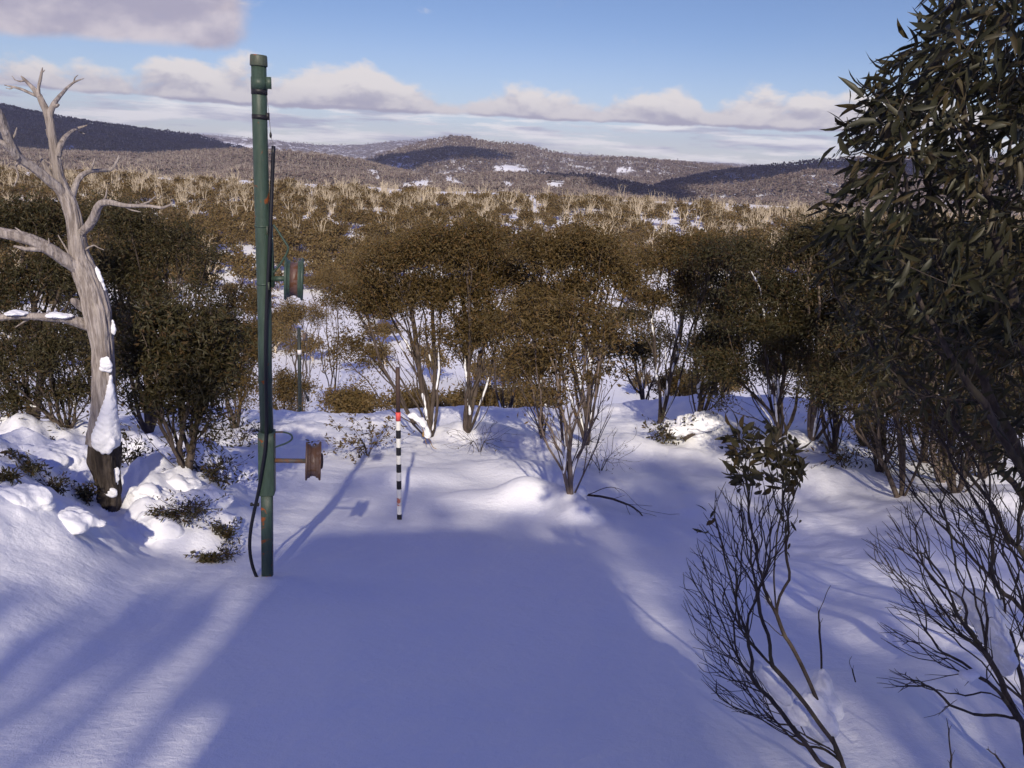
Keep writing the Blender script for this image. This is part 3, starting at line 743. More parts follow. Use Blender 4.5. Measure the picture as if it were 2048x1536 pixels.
    for x, y in ((535, 460), (538, 572)):
        mb = MB(); mb.box(q(x, y, -.06), (.004, .012, .026)); bld(mb, 'hose_bracket', M_GREEN_TOP)
    # back plate that carries the upper wheel
    mb = MB(); mb.box((q(544, 452)+q(541, 574))/2+A(0, .01, 0), (.012, .020, .5*np.linalg.norm(q(544, 452)-q(541, 574))), 0, .1, .004); bld(mb, 'mounting_plate', M_GREEN)
    def wheel(cx, cy, w_px, h_px, mats, name, arm0, arm_r, flange, dy=0.0):
        c = q(cx, cy, dy); wd, R = w_px*px*.5, h_px*px*.5; ax = A(1, .25, -.05); ax /= np.linalg.norm(ax)
        mb = MB()
        # two flanges and the groove between
        pr = [(-wd, .012), (-wd, R*.55), (-wd*.98, R*.99), (-wd*.80, R), (-wd*.74, R*.98), (-wd*.66, R*.88), (-wd*.40, R*.86)]
        pg = [(-wd*.40, R*.86), (-wd*.34, R*.80), (0, R*.77), (wd*.34, R*.80), (wd*.40, R*.86)]
        p2 = [(wd*.40, R*.86), (wd*.66, R*.88), (wd*.74, R*.98), (wd*.80, R), (wd*.98, R*.99), (wd, R*.55), (wd, .012)]
        mb.lathe(c, ax, pr, 48); mb.lathe(c, ax, p2, 48)
        w = bld(mb, name, mats[0])
        g = MB(); g.lathe(c, ax, pg, 48); g.build('groove', mats[1], w, origin=base)
        hb = MB(); hub = cy > 700
        if hub: hb.lathe(c, ax, [(wd*.98, R*.42), (wd*1.16, R*.40), (wd*1.26, R*.30), (wd*1.30, .001)], 28); hb.build('hub', mats[0], w, origin=base)
        am = MB(); am.tube([q(*arm0, dy), c-ax*wd*.9], arm_r, 16); bld(am, 'axle', mats[2])
    wheel(588, 558, 33, 76, (M_GREEN, M_GROOVE, M_GREEN), 'wheel', (543, 558), .0175, .1)
    wheel(626.5, 922, 29, 74, (M_RUSTWHEEL, M_RUSTWHEEL, M_STEEL), 'wheel', (545, 921), .0165, .1)
    for loop, r in ((((546, 449), (556, 462), (566, 478), (575, 491), (577, 497), (573, 509), (560, 529), (546, 546)), .0075), (((551, 864), (566, 864), (576, 866), (583, 870), (585, 876), (581, 882), (569, 888), (551, 894)), .0062)):
        pp = np.array([q(a, b) for a, b in loop]); tt = np.linspace(0, len(loop)-1, 40); pts = np.stack([np.interp(tt, np.arange(len(loop)), pp[:, i]) for i in range(3)], 1)
        for _ in range(3): pts[1:-1] = .5*pts[1:-1]+.25*(pts[:-2]+pts[2:])
        mb = MB(); mb.tube(pts, r, 10); bld(mb, 'guard_loop', M_GREEN)
lift_pole()

def marker_pole():
    base = G(798.5, 1039); Y = base[1]; q = lambda x, y: P(x, y, Y)
    t = thing('snow_marker_pole', base, 'slim banded marker pole, red white and black, with a brown rod above', 'marker pole')
    px = np.linalg.norm(q(797, 930)-CAM)/F_PX; r = 4.9*px
    mats = [plain_mat('black_band', (.018, .018, .022), .5), plain_mat('white_band', (.78, .78, .74), .5, None), plain_mat('red_band', (.72, .10, .09), .5), plain_mat('worn_red_band', (.62, .62, .62), .6, (.45, .14, .09))]
    bands = [(824, 841.5, 2), (841.5, 859.5, 1), (859.5, 876, 0), (876, 894, 1), (894, 910, 0), (910, 927.5, 1), (927.5, 944, 0), (944, 960.5, 1), (960.5, 977.5, 0), (977.5, 994.5, 1), (994.5, 1010.5, 3), (1010.5, 1027.5, 1), (1027.5, 1075, 0)]
    xc = lambda y: 796.3+(y-824)*.0115
    mb = MB()
    for y0, y1, m in bands: mb.tube([q(xc(y0), y0), q(xc((y0+y1)/2), (y0+y1)/2), q(xc(y1), y1)], r, 20, m, caps=(y0 == 824))
    mb.build('banded_tube', mats, t, origin=base)
    mb = MB(); mb.tube([q(xc(826), 826), q(xc(780), 780), q(xc(735), 735)], r*.86, 16); mb.build('rod', plain_mat('brown_rod', (.070, .042, .034), .6), t, origin=base)
marker_pole()

def far_pole():
    Y = 31.0; base = P(599.5, 842, Y); base[2] = ground(base[0], base[1]); q = lambda x, y, dy=0: P(x, y, Y+dy)
    t = thing('lift_pole', base, 'distant dark lift pole with a white tape band, beyond the snow crest', 'lift pole', None)
    px = Y/F_PX*1.0
    mb = MB(); mb.tube([base-A(0, 0, .3), q(599.3, 760), q(598, 657)], [.075, .073, .070], 16); mb.lathe(q(598, 657), A(0, 0, 1), [(-.05, .07), (.03, .07), (.03, .001)], 16); mb.build('tube', paint_mat('dull_green_paint', (.014, .020, .018), .9), t, origin=base)
    mb = MB(); mb.lathe(q(598.9, 704), A(0, 0, 1), [(-.095, .05), (-.095, .081), (.095, .081), (.095, .05)], 16); mb.build('tape_band', plain_mat('white_tape', (.72, .70, .68)), t, origin=base)
    c = q(610, 674); mb = MB(); R, w = 8*px, 2.4*px
    mb.lathe(c, (1, -.1, 0), [(-w, .01), (-w, R), (-w*.6, R), (-w*.3, R*.8), (w*.3, R*.8), (w*.6, R), (w, R), (w, .01)], 24); mb.build('wheel', M_STEEL, t, origin=base)
    mb = MB(); mb.tube([q(598, 674), c], .022, 8); mb.tube([q(598, 663), q(604, 664), c], .014, 6); mb.build('axle', M_STEEL, t, origin=base)
    mb = MB(); pp = np.array([q(*v) for v in ((600, 776), (606, 780), (611, 787), (615, 796), (616.5, 803))]); mb.tube(pp, [.02, .022, .03, .06, .05], 8); mb.build('guard_loop', M_STRAP, t, origin=base)
far_pole()

# ------------------------------------------------------------------ the weathered dead tree
def dead_tree():
    b = P(219, 1040, 6.55); base = A(b[0], b[1], ground(b[0], b[1])); Y = 6.55
    t = thing('dead_tree', base, 'large bare weathered grey tree with twisting limbs and snow lodged on its trunk', 'dead tree')
    def path(pts, n=8):
        """pixel x, pixel y, width in pixels, metres nearer (-) or farther (+)"""
        a = np.array([(*p, 0.0)[:4] if len(p) == 3 else p for p in pts], float); k = np.arange(len(a)); tt = np.linspace(0, len(a)-1, (len(a)-1)*n+1)
        xs = [np.interp(tt, k, a[:, i]) for i in range(4)]
        for v in xs:
            for _ in range(n//2): v[1:-1] = .5*v[1:-1]+.25*(v[:-2]+v[2:])
        c = np.array([P(x, y, Y+d) for x, y, d in zip(xs[0], xs[1], xs[3])]); r = xs[2]*.44*np.linalg.norm(c-CAM, axis=1)/F_PX
        return c, np.maximum(r, .0025)
    trunk = [(220, 1062, 54), (219, 1040, 50), (217, 1010, 44), (220, 975, 42), (214, 945, 52), (207, 915, 64), (207, 890, 62), (208, 850, 52), (209, 800, 47), (207, 750, 44), (204, 700, 42), (199, 655, 47), (194, 620, 52), (187, 590, 49), (176, 560, 48), (165, 530, 44), (158, 508, 36), (153, 470, 31), (147, 435, 29), (138, 405, 29), (126, 381, 27), (118, 355, 21), (113, 325, 18), (107, 290, 16), (103, 262, 15), (99, 238, 16), (92, 220, 13), (84, 204, 12), (79, 192, 10)]
    limbs = [
        [(80, 194, 10), (70, 180, 9), (58, 168, 6), (47, 157, 5), (42, 152, 2)], [(74, 192, 6), (62, 187, 5), (45, 179, 5), (28, 174, 4), (18, 172, 3), (9, 170, 1.5)], [(78, 190, 6), (77, 175, 5), (81, 158, 5), (83, 146, 4), (85, 135, 1.5)], [(28, 174, 3), (20, 178, 2), (12, 176, 1)],
        [(99, 236, 13), (102, 222, 11), (108, 208, 9), (118, 194, 7, .1), (129, 182, 6, .2), (135, 175, 5, .25), (147, 165, 4, .3), (158, 160, 3, .3), (168, 157, 1, .3)], [(106, 212, 8), (112, 212, 8), (118, 209, 4)], [(86, 204, 7), (92, 212, 5), (98, 222, 4)],
        [(116, 312, 12), (121, 292, 11), (130, 276, 10, .1), (141, 265, 8, .2), (155, 257, 6, .3), (168, 253, 4, .3), (175, 250, 1.5, .3)],
        [(132, 392, 22), (118, 376, 19, -.05), (100, 362, 18, -.1), (82, 347, 18, -.15), (64, 333, 17, -.2), (46, 322, 16, -.25), (32, 308, 17, -.3), (20, 285, 18, -.35), (10, 258, 17, -.4), (0, 232, 14, -.45), (-16, 200, 10, -.5), (-30, 160, 5, -.5)],
        [(36, 316, 12, -.3), (22, 300, 10, -.35), (6, 286, 9, -.4), (-14, 276, 7, -.4)], [(46, 322, 5, -.25), (30, 330, 4, -.2), (38, 352, 3, -.2), (28, 372, 1.5, -.2)],
        [(106, 363, 13), (98, 345, 10), (89, 330, 8), (82, 318, 6), (77, 307, 2)],
        [(143, 402, 12), (147, 382, 12, .05), (154, 362, 11, .1), (164, 349, 10, .15), (180, 342, 8, .2), (198, 341, 7, .3), (218, 341, 6, .4), (228, 334, 5, .4), (235, 320, 4, .4), (238, 311, 1.5, .4)], [(222, 340, 5, .4), (231, 328, 4, .45), (241, 314, 2, .45)],
        [(163, 466, 16), (178, 452, 17, -.05), (190, 434, 17, -.1), (196, 415, 15, -.15), (205, 405, 13, -.2), (222, 405, 11, -.25), (248, 411, 9, -.3), (275, 412, 7, -.35), (300, 412, 6, -.4), (325, 416, 5, -.4), (340, 410, 4, -.4), (346, 404, 1.5, -.4)], [(275, 412, 5, -.35), (298, 404, 4, -.3), (312, 392, 2, -.3)],
        [(164, 538, 30), (148, 528, 28, -.05), (130, 519, 26, -.1), (110, 505, 25, -.15), (88, 492, 25, -.2), (62, 480, 24, -.25), (35, 472, 22, -.3), (5, 466, 20, -.35), (-25, 460, 16, -.4), (-70, 452, 8, -.4)], [(96, 497, 12, -.2), (76, 498, 10, -.25), (52, 498, 8, -.3), (28, 492, 4, -.3)],
        [(190, 652, 22), (175, 650, 22), (155, 643, 20, -.05), (128, 636, 18, -.1), (98, 634, 17, -.15), (65, 632, 15, -.2), (30, 632, 13, -.25), (-5, 636, 11, -.3), (-50, 640, 6, -.3)],
        [(182, 622, 20), (170, 617, 18), (158, 609, 16, -.05), (147, 601, 13, -.1), (143, 597, 5, -.1)],
        [(52, 160, 4), (40, 163, 3), (30, 160, 1.2)], [(84, 145, 3), (90, 140, 1.2)], [(147, 165, 3, .3), (150, 155, 2, .3), (156, 150, 1, .3)], [(155, 257, 4, .3), (160, 264, 3, .35), (170, 268, 1.2, .35)], [(103, 285, 5), (96, 272, 4), (92, 258, 2)], [(20, 285, 6, -.35), (30, 270, 4, -.35), (34, 255, 2, -.35)], [(180, 342, 5, .2), (186, 330, 4, .2), (190, 316, 1.5, .2)], [(248, 411, 5, -.3), (262, 420, 4, -.3), (282, 424, 1.5, -.3)], [(205, 405, 5, -.15), (212, 392, 3.5, -.15), (214, 378, 1.5, -.15)], [(62, 480, 7, -.25), (48, 468, 5, -.28), (30, 455, 2, -.3)], [(65, 632, 6, -.2), (50, 642, 4, -.2), (30, 655, 1.5, -.2)], [(30, 160, 2), (24, 152, 1)],
        [(160, 512, 5), (175, 496, 4), (188, 490, 3), (198, 496, 3), (208, 500, 1.5)], [(140, 510, 4), (128, 490, 3), (116, 470, 1.5)], [(98, 494, 3, -.2), (98, 484, 3, -.2), (97, 476, 1.2, -.2)]]
    mb = MB(); c, r = path(trunk, 14)
    lo = MB(); k = int(np.searchsorted(np.arange(len(c)), 0)); zc = P(207, 885, Y)[2]
    cut = int(np.argmax(c[:, 2] > zc))
    mb.tube(c[cut-1:], r[cut-1:], 64, 0, rough=.20, groove=.16); 
    mb.build('trunk', M_DEAD, t, origin=base)
    lo.tube(c[:cut+1], r[:cut+1]*1.02, 56, 0, rough=.30, groove=.25); lo.build('trunk_base', M_CHAR, t, origin=base)
    for L in limbs:
        m = MB(); c2, r2 = path(L, 9); m.tube(c2, r2, 28 if r2.max() > .015 else 8, 0, rough=.26, rs=.8, groove=.13 if r2.max() > .015 else 0); m.build('branch', M_DEAD, t, origin=base)
    def cap(L, voxel=.012):
        s = MB()
        for x, y, rx, ry, d, seed, *m in L:
            cc = P(x, y, Y+d); k = np.linalg.norm(cc-CAM)/F_PX; thick = m[0] if m else .55
            s.blob(cc, (rx*k, rx*k*thick, ry*k), seed, .28, 2.2, 30, 20, m[1] if len(m) > 1 else None)
        snow_mass(s, t, base, voxel, .30, 11.0)
    sm = MB(); pr = [(222, 748, 2), (221, 765, 5), (220, 790, 9), (217, 820, 15), (214, 850, 21), (211, 875, 25), (210, 890, 23), (210, 898, 14)]
    pp = np.array([P(x, y, Y-.045) for x, y, w in pr]); kk = np.linalg.norm(pp-CAM, axis=1)/F_PX; sm.tube(pp, [w*k for (x, y, w), k in zip(pr, kk)], 28, rough=.18)
    for x, y, w in ((196, 892, 7), (206, 902, 6), (217, 899, 8), (226, 888, 6), (188, 884, 5)): c = P(x, y, Y-.13); sm.blob(c, (w*.0043, w*.0043, w*.006), int(x), .3, 2, 16, 12)
    snow_mass(sm, t, base, .010, .16, 17.0, smooth=12)
    cap([(212, 728, 11, 14, -.08, 4), (207, 736, 9, 7, -.08, 5), (216, 735, 9, 10, -.07, 14)], .008)
    cap([(196, 556, 8, 26, .02, 6, .6, A(.35, 0, -1))], .008); cap([(226, 655, 5, 14, .02, 7)], .006)
    cap([(30, 626, 15, 4.0, -.25, 11, 1.2), (44, 627, 10, 3, -.24, 12, 1.2)], .006); cap([(108, 630, 16, 4.0, -.13, 13, 1.0), (130, 632, 14, 3.5, -.11, 14, 1.0)], .006); cap([(167, 457, 5, 8, .03, 15)], .006)
    cap([(228, 958, 9, 26, -.02, 17, .6, A(.3, 0, 1)), (221, 985, 12, 9, -.06, 18)], .008)
dead_tree()

# ------------------------------------------------------------------ the snow gums near the crest
def at(px, py): return G(px, py)
def blobs(Y, *L): return [px_blob(x, y, rx, ry, Y+(d[0] if d else 0)) for x, y, rx, ry, *d in L]
GR = 'snow gums standing around the lift track'
b = at(862, 872)
gum('snow_gum', 'spreading brown-green snow gum right behind the banded marker pole', b, blobs(b[1], (725, 610, 95, 75), (780, 540, 95, 75), (860, 500, 90, 65), (700, 690, 55, 60), (850, 590, 90, 70)), 21, 6, 420, 15000, tip=.0042, rmax=.085, group=GR, snow=(1.6, .016, .5))
b = at(935, 862)
gum('snow_gum', 'tallest multi-stemmed snow gum, its rounded crown highest over the snow crest', b, blobs(b[1], (935, 505, 80, 60), (1000, 560, 70, 70), (925, 590, 80, 60), (960, 640, 60, 45), (890, 470, 55, 38), (970, 462, 60, 34)), 22, 6, 420, 13500, tip=.0042, rmax=.09, group=GR, snow=(1.6, .016, .6))
b = at(1142, 986)
gum('snow_gum', 'short snow gum forking low, with bare lower twigs, in the open snow in the middle', b, blobs(b[1], (1075, 660, 75, 55), (1150, 630, 85, 60), (1215, 670, 60, 50), (1120, 730, 95, 45)), 23, 3, 330, 4600, leaf=(.085, .026), tip=.0030, rmax=.045, bark=M_BARK_PALE, group=GR, snow=(.55, .018, .9), fork=.22,
    twig_pts=np.concatenate([np.array([P(x, y, b[1]+d) for x, y, d in zip(np.random.default_rng(3).uniform(1035, 1235, 130), np.random.default_rng(4).uniform(770, 900, 130), np.random.default_rng(5).uniform(-.45, .45, 130)) if abs(x-1142) < 30+(940-y)*.75])]))
b = at(1175, 888)
gum('snow_gum', 'broad brown-green snow gum behind the short forked one', b, blobs(b[1], (1090, 520, 85, 65), (1180, 490, 80, 50), (1235, 550, 65, 60), (1140, 590, 90, 50)), 24, 5, 380, 13000, tip=.0042, rmax=.08, group=GR, snow=(1.4, .018, .5))
b = at(1085, 872)
gum('snow_gum', 'leaning snow gum with low bare arching twigs between the tallest and the broad gum', b, blobs(b[1], (1050, 640, 60, 60), (1040, 720, 55, 45), (1000, 650, 45, 40)), 25, 3, 240, 6000, tip=.0036, rmax=.05, group=GR, snow=(1.2, .016, .5))
b = at(1318, 848)
gum('snow_gum', 'slender snow gum with white snow stuck along its thin stems', b, blobs(b[1], (1330, 530, 62, 50), (1400, 500, 70, 45), (1300, 600, 50, 40), (1385, 570, 50, 40)), 26, 4, 280, 9500, tip=.004, rmax=.06, group=GR, snow=(2.2, .014, .75))
b = at(1398, 838)
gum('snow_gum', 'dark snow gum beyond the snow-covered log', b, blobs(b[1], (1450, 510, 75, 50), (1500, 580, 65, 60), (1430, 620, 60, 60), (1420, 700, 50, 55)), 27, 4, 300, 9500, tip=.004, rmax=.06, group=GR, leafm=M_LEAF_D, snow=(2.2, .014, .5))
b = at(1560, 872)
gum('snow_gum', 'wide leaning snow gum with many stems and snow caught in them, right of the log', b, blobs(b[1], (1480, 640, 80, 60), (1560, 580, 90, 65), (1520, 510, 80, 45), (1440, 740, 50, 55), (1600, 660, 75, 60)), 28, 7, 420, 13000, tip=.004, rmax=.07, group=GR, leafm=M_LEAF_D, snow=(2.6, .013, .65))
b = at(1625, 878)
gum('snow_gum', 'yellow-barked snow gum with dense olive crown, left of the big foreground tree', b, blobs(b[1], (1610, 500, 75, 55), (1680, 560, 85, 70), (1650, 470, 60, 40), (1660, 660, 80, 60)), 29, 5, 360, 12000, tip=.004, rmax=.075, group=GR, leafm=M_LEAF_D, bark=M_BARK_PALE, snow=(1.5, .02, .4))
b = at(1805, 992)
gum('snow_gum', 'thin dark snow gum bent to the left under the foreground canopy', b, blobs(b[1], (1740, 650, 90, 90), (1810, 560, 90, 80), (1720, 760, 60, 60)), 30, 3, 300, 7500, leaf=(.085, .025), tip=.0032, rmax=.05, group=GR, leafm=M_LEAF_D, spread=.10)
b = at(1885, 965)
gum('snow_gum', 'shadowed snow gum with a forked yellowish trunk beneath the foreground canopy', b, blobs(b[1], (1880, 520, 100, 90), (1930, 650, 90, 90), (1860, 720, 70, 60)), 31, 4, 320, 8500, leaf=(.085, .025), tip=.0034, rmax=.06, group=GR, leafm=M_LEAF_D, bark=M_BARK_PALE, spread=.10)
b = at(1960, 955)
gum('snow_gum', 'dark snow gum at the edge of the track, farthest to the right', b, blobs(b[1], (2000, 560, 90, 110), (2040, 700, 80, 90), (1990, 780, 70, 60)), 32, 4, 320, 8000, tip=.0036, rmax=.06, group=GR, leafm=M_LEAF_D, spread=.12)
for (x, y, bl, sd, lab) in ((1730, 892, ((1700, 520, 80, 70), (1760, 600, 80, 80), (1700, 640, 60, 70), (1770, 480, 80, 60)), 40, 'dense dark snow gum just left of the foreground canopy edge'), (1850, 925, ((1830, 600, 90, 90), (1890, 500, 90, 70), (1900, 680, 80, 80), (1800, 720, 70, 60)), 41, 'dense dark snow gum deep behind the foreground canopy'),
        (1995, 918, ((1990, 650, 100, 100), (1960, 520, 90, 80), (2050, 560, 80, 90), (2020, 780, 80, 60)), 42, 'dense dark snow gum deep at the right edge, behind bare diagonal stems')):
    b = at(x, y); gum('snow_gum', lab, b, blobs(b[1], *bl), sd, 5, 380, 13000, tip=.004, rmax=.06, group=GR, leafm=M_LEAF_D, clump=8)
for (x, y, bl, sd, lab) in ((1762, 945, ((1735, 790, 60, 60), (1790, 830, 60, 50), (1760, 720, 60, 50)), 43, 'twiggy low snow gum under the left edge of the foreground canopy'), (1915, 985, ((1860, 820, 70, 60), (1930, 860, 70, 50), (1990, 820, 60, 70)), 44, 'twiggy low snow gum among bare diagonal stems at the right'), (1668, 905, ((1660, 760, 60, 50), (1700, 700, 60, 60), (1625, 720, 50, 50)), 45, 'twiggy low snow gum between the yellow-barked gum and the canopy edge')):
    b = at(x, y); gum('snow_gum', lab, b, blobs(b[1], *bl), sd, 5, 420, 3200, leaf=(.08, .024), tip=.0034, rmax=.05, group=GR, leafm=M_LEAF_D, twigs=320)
# left of the track
b = at(372, 930)
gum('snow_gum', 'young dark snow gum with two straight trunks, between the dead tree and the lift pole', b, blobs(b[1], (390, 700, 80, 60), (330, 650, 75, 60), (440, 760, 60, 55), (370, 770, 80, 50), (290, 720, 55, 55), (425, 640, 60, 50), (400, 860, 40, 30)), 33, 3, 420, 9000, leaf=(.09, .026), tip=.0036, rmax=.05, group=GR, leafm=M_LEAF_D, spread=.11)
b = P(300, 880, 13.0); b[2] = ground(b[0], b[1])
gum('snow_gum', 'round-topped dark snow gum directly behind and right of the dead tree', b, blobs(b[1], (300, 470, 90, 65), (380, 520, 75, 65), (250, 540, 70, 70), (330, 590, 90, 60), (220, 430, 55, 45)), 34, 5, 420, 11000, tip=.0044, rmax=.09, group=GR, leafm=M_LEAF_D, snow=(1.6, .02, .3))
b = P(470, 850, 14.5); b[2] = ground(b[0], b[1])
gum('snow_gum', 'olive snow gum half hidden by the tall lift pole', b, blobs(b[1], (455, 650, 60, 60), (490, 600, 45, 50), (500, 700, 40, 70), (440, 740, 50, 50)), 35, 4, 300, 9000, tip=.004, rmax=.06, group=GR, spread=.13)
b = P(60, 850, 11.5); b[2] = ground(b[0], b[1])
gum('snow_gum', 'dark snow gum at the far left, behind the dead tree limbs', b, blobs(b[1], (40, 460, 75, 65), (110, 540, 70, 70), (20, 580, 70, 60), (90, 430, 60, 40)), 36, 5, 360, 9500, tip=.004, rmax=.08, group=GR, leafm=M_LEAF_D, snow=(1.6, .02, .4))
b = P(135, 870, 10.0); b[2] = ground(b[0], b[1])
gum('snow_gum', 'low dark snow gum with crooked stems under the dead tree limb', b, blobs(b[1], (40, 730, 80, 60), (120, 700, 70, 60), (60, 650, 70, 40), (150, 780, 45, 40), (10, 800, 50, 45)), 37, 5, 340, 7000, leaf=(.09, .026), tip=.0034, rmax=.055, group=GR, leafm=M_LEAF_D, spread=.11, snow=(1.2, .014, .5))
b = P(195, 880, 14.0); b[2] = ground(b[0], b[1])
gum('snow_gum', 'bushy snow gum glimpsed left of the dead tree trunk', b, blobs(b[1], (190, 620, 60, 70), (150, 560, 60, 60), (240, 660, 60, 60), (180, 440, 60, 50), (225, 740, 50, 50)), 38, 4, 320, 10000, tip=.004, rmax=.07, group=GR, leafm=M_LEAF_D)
for i, (x, y, Y, bl, lab) in enumerate(((1290, 800, 21, ((1270, 640, 55, 40), (1320, 690, 50, 40), (1240, 700, 45, 35)), 'dark gum just over the crest, behind the broad brown-green gum'), (1440, 800, 23, ((1420, 600, 60, 45), (1480, 660, 60, 45), (1400, 700, 50, 40)), 'dark gum just over the crest, behind the snow-covered log'),
        (1545, 810, 20, ((1520, 690, 60, 45), (1590, 640, 60, 50), (1560, 730, 55, 40)), 'dark gum just over the crest, behind the wide leaning gum'), (1660, 820, 22, ((1640, 640, 60, 50), (1700, 690, 60, 50), (1620, 730, 50, 40)), 'dark gum just over the crest, deepest behind the yellow-barked gum'), (1010, 800, 22, ((985, 640, 45, 35), (1040, 600, 45, 35)), 'slight gum just over the crest, between the tallest and the short forked gum'))):
    c = P(x, y, Y); gum('snow_gum', lab, A(c[0], c[1], float(ground(c[0], c[1]))), blobs(Y, *bl), 160+i, 4, 300, 7000, leaf=(.12, .036), tip=.0045, rmax=.07, group='gums on the slope below the crest', leafm=M_LEAF_D if i < 4 else M_LEAF, snow=(3.0, .02, .4))
# beyond the crest, only their crowns show
for i, (x, y, Y, rx, ry, lab, lm) in enumerate(((572, 775, 36, 62, 45, 'dark dome of a gum just below the crest, beside the distant lift pole', M_LEAF), (700, 800, 26, 60, 30, 'brown gum crown peeping over the crest left of the marker pole', M_LEAF_FAR), (960, 795, 27, 70, 30, 'brown gum crown peeping over the crest behind the tallest gum', M_LEAF_FAR),
        (830, 800, 25, 60, 26, 'brown gum crown peeping over the crest just right of the marker rod', M_LEAF_FAR), (1060, 792, 28, 60, 28, 'brown gum crown peeping over the crest behind the leaning gum', M_LEAF_FAR), (1370, 770, 30, 70, 40, 'brown gum crown peeping over the crest behind the slender gum', M_LEAF), (600, 625, 48, 60, 55, 'olive gum below the upper cable wheel, well down the slope', M_LEAF_FAR), (660, 560, 60, 55, 40, 'ochre gum on the slope to the right of the upper cable wheel', M_LEAF_FAR))):
    c = P(x, y, Y); z = float(ground(c[0], c[1])); 
    gum('snow_gum', lab, A(c[0], c[1], z), blobs(Y, (x-rx*.4, y+4, rx*.62, ry*.8), (x+rx*.4, y+6, rx*.6, ry*.75), (x, y-2, rx*.6, ry)), 60+i, 5, 220, 6500, leaf=(.16, .05), tip=.006, rmax=.09, group='gums on the slope below the crest', leafm=lm, spread=.2)

# ------------------------------------------------------------------ foreground shrubs on the right
def poly_pts(poly, n, Y0, Y1, rng, tilt=None):
    """n points inside an outline, each at its own distance between Y0 and Y1"""
    poly = np.array(poly, float); lo, hi = poly.min(0), poly.max(0); out = []
    while len(out) < n:
        x, y = rng.uniform(lo[0], hi[0]), rng.uniform(lo[1], hi[1])
        if in_poly(np.array([x]), np.array([y]), poly)[0]:
            d = rng.uniform(Y0, Y1)
            if tilt: d += tilt(x, y)
            out.append(P(x, y, d))
    return np.array(out)
def chain_px(L):
    a = np.array([P(x, y, Y) for x, y, Y in L]); k = np.arange(len(a)); tt = np.linspace(0, len(a)-1, (len(a)-1)*3+1)
    p = np.stack([np.interp(tt, k, a[:, i]) for i in range(3)], 1)
    for _ in range(2): p[1:-1] = .5*p[1:-1]+.25*(p[:-2]+p[2:])
    return list(p)
def shrub(name, label, chains, pts, seed, tip, rmax, bf, seg, wob, leafsets=(), bark=None, cat='shrub', group=None, power=2.25, snow=None, smooth=2, snow_blobs=()):
    rng = np.random.default_rng(seed); base = chains[0][0].copy()
    N, par = grow(chains, pts, bf, rng); V, par = refine(N, par, seg, wob, rng, smooth); r = radii(par, tip, power, rmax)
    root = thing(name, base, label, cat, group)
    mb = MB(); skeleton_tubes(mb, V, par, r, big=3, rough=.25); mb.build('stem', bark or M_BARK_DARK, root, origin=base)
    cnt = np.bincount(par[1:], minlength=len(V)); ax = V-V[np.maximum(par, 0)]; ax /= np.linalg.norm(ax, axis=1)[:, None]+1e-9
    if leafsets:
        Vs, Qs, Ts, n0 = [], [], [], 0
        px, py = project(V)
        for poly, n, lf, droop, mat, spread in leafsets:
            ok = np.where(in_poly(px, py, poly) & (r < tip*2.4))[0]
            if len(ok) == 0: continue
            k = rng.choice(ok, n, p=(np.where(cnt[ok] == 0, 2.5, 1.0)/np.where(cnt[ok] == 0, 2.5, 1.0).sum()))
            pos = V[k]-ax[k]*rng.uniform(0, 1, (n, 1))*seg+rng.normal(0, spread, (n, 3))
            dr = ax[k]*.45+rng.normal(0, .40, (n, 3))+A(-.22, 0, -droop)
            o = leaves(pos, dr, lf[0], lf[1], rng, True, .18)
            Vs.append(o[0]); Qs.append(o[1]+n0); Ts.append(o[2]+n0); n0 += len(o[0])
        if Vs: me = mesh_np('foliage', np.concatenate(Vs)-base, np.concatenate(Qs), np.concatenate(Ts), mat=leafsets[0][4], smooth=True); link('foliage', me, root)
    sm = MB(); k = 0
    for x, y, rx, ry, Y, sd in snow_blobs:
        c = P(x, y, Y); f = np.linalg.norm(c-CAM)/F_PX; sm.blob(c, (rx*f, (rx+ry)*.42*f, ry*f), sd, .30, 1.7, 26, 16); k += 1
    if k: snow_mass(sm, root, base, .0075 if snow_blobs[0][4] < 6 else .018, .30, 16.0 if snow_blobs[0][4] < 6 else 8.0)
    return root
def gpt(px, py, Y, dz=0.0):
    p = P(px, py, Y); p[2] = ground(p[0], p[1])+dz; return p

# the tall broad-leaved gum that fills the upper right
rng = np.random.default_rng(71)
r0 = gpt(2230, 1330, 3.0, -.1)
def stems_from(root, Ls): return [[root]+chain_px(L) for L in Ls]
ch = stems_from(r0, [[(2130, 1090, 3.0), (2040, 930, 2.95), (1960, 800, 2.9), (1890, 690, 2.85), (1830, 590, 2.8), (1790, 480, 2.75)],
                     [(2120, 1040, 3.1), (2010, 850, 3.1), (1930, 700, 3.1), (1890, 560, 3.15), (1860, 420, 3.1), (1850, 320, 3.0)],
                     [(2160, 1000, 2.9), (2090, 800, 2.8), (2030, 620, 2.75), (1990, 460, 2.7), (1950, 300, 2.65), (1920, 160, 2.6)],
                     [(2140, 1110, 3.2), (2020, 960, 3.3), (1900, 840, 3.4), (1800, 760, 3.5), (1730, 690, 3.5)],
                     [(2190, 900, 3.1), (2130, 640, 3.0), (2080, 400, 2.9), (2040, 200, 2.85)]])
CROWN = [(1930, -90), (1868, 0), (1850, 60), (1795, 90), (1765, 130), (1745, 160), (1705, 195), (1690, 235), (1675, 262), (1705, 290), (1690, 330), (1660, 385), (1655, 440), (1690, 500), (1730, 560), (1800, 610), (1900, 640), (2010, 660), (2160, 680), (2180, -90)]
FINE = [(1650, 420), (1640, 520), (1660, 640), (1720, 740), (1800, 800), (1900, 860), (2040, 960), (2160, 1000), (2170, 600), (1900, 560)]
pts = np.concatenate([poly_pts(CROWN, 620, 2.35, 3.5, rng), poly_pts(FINE, 420, 2.8, 3.8, rng)])
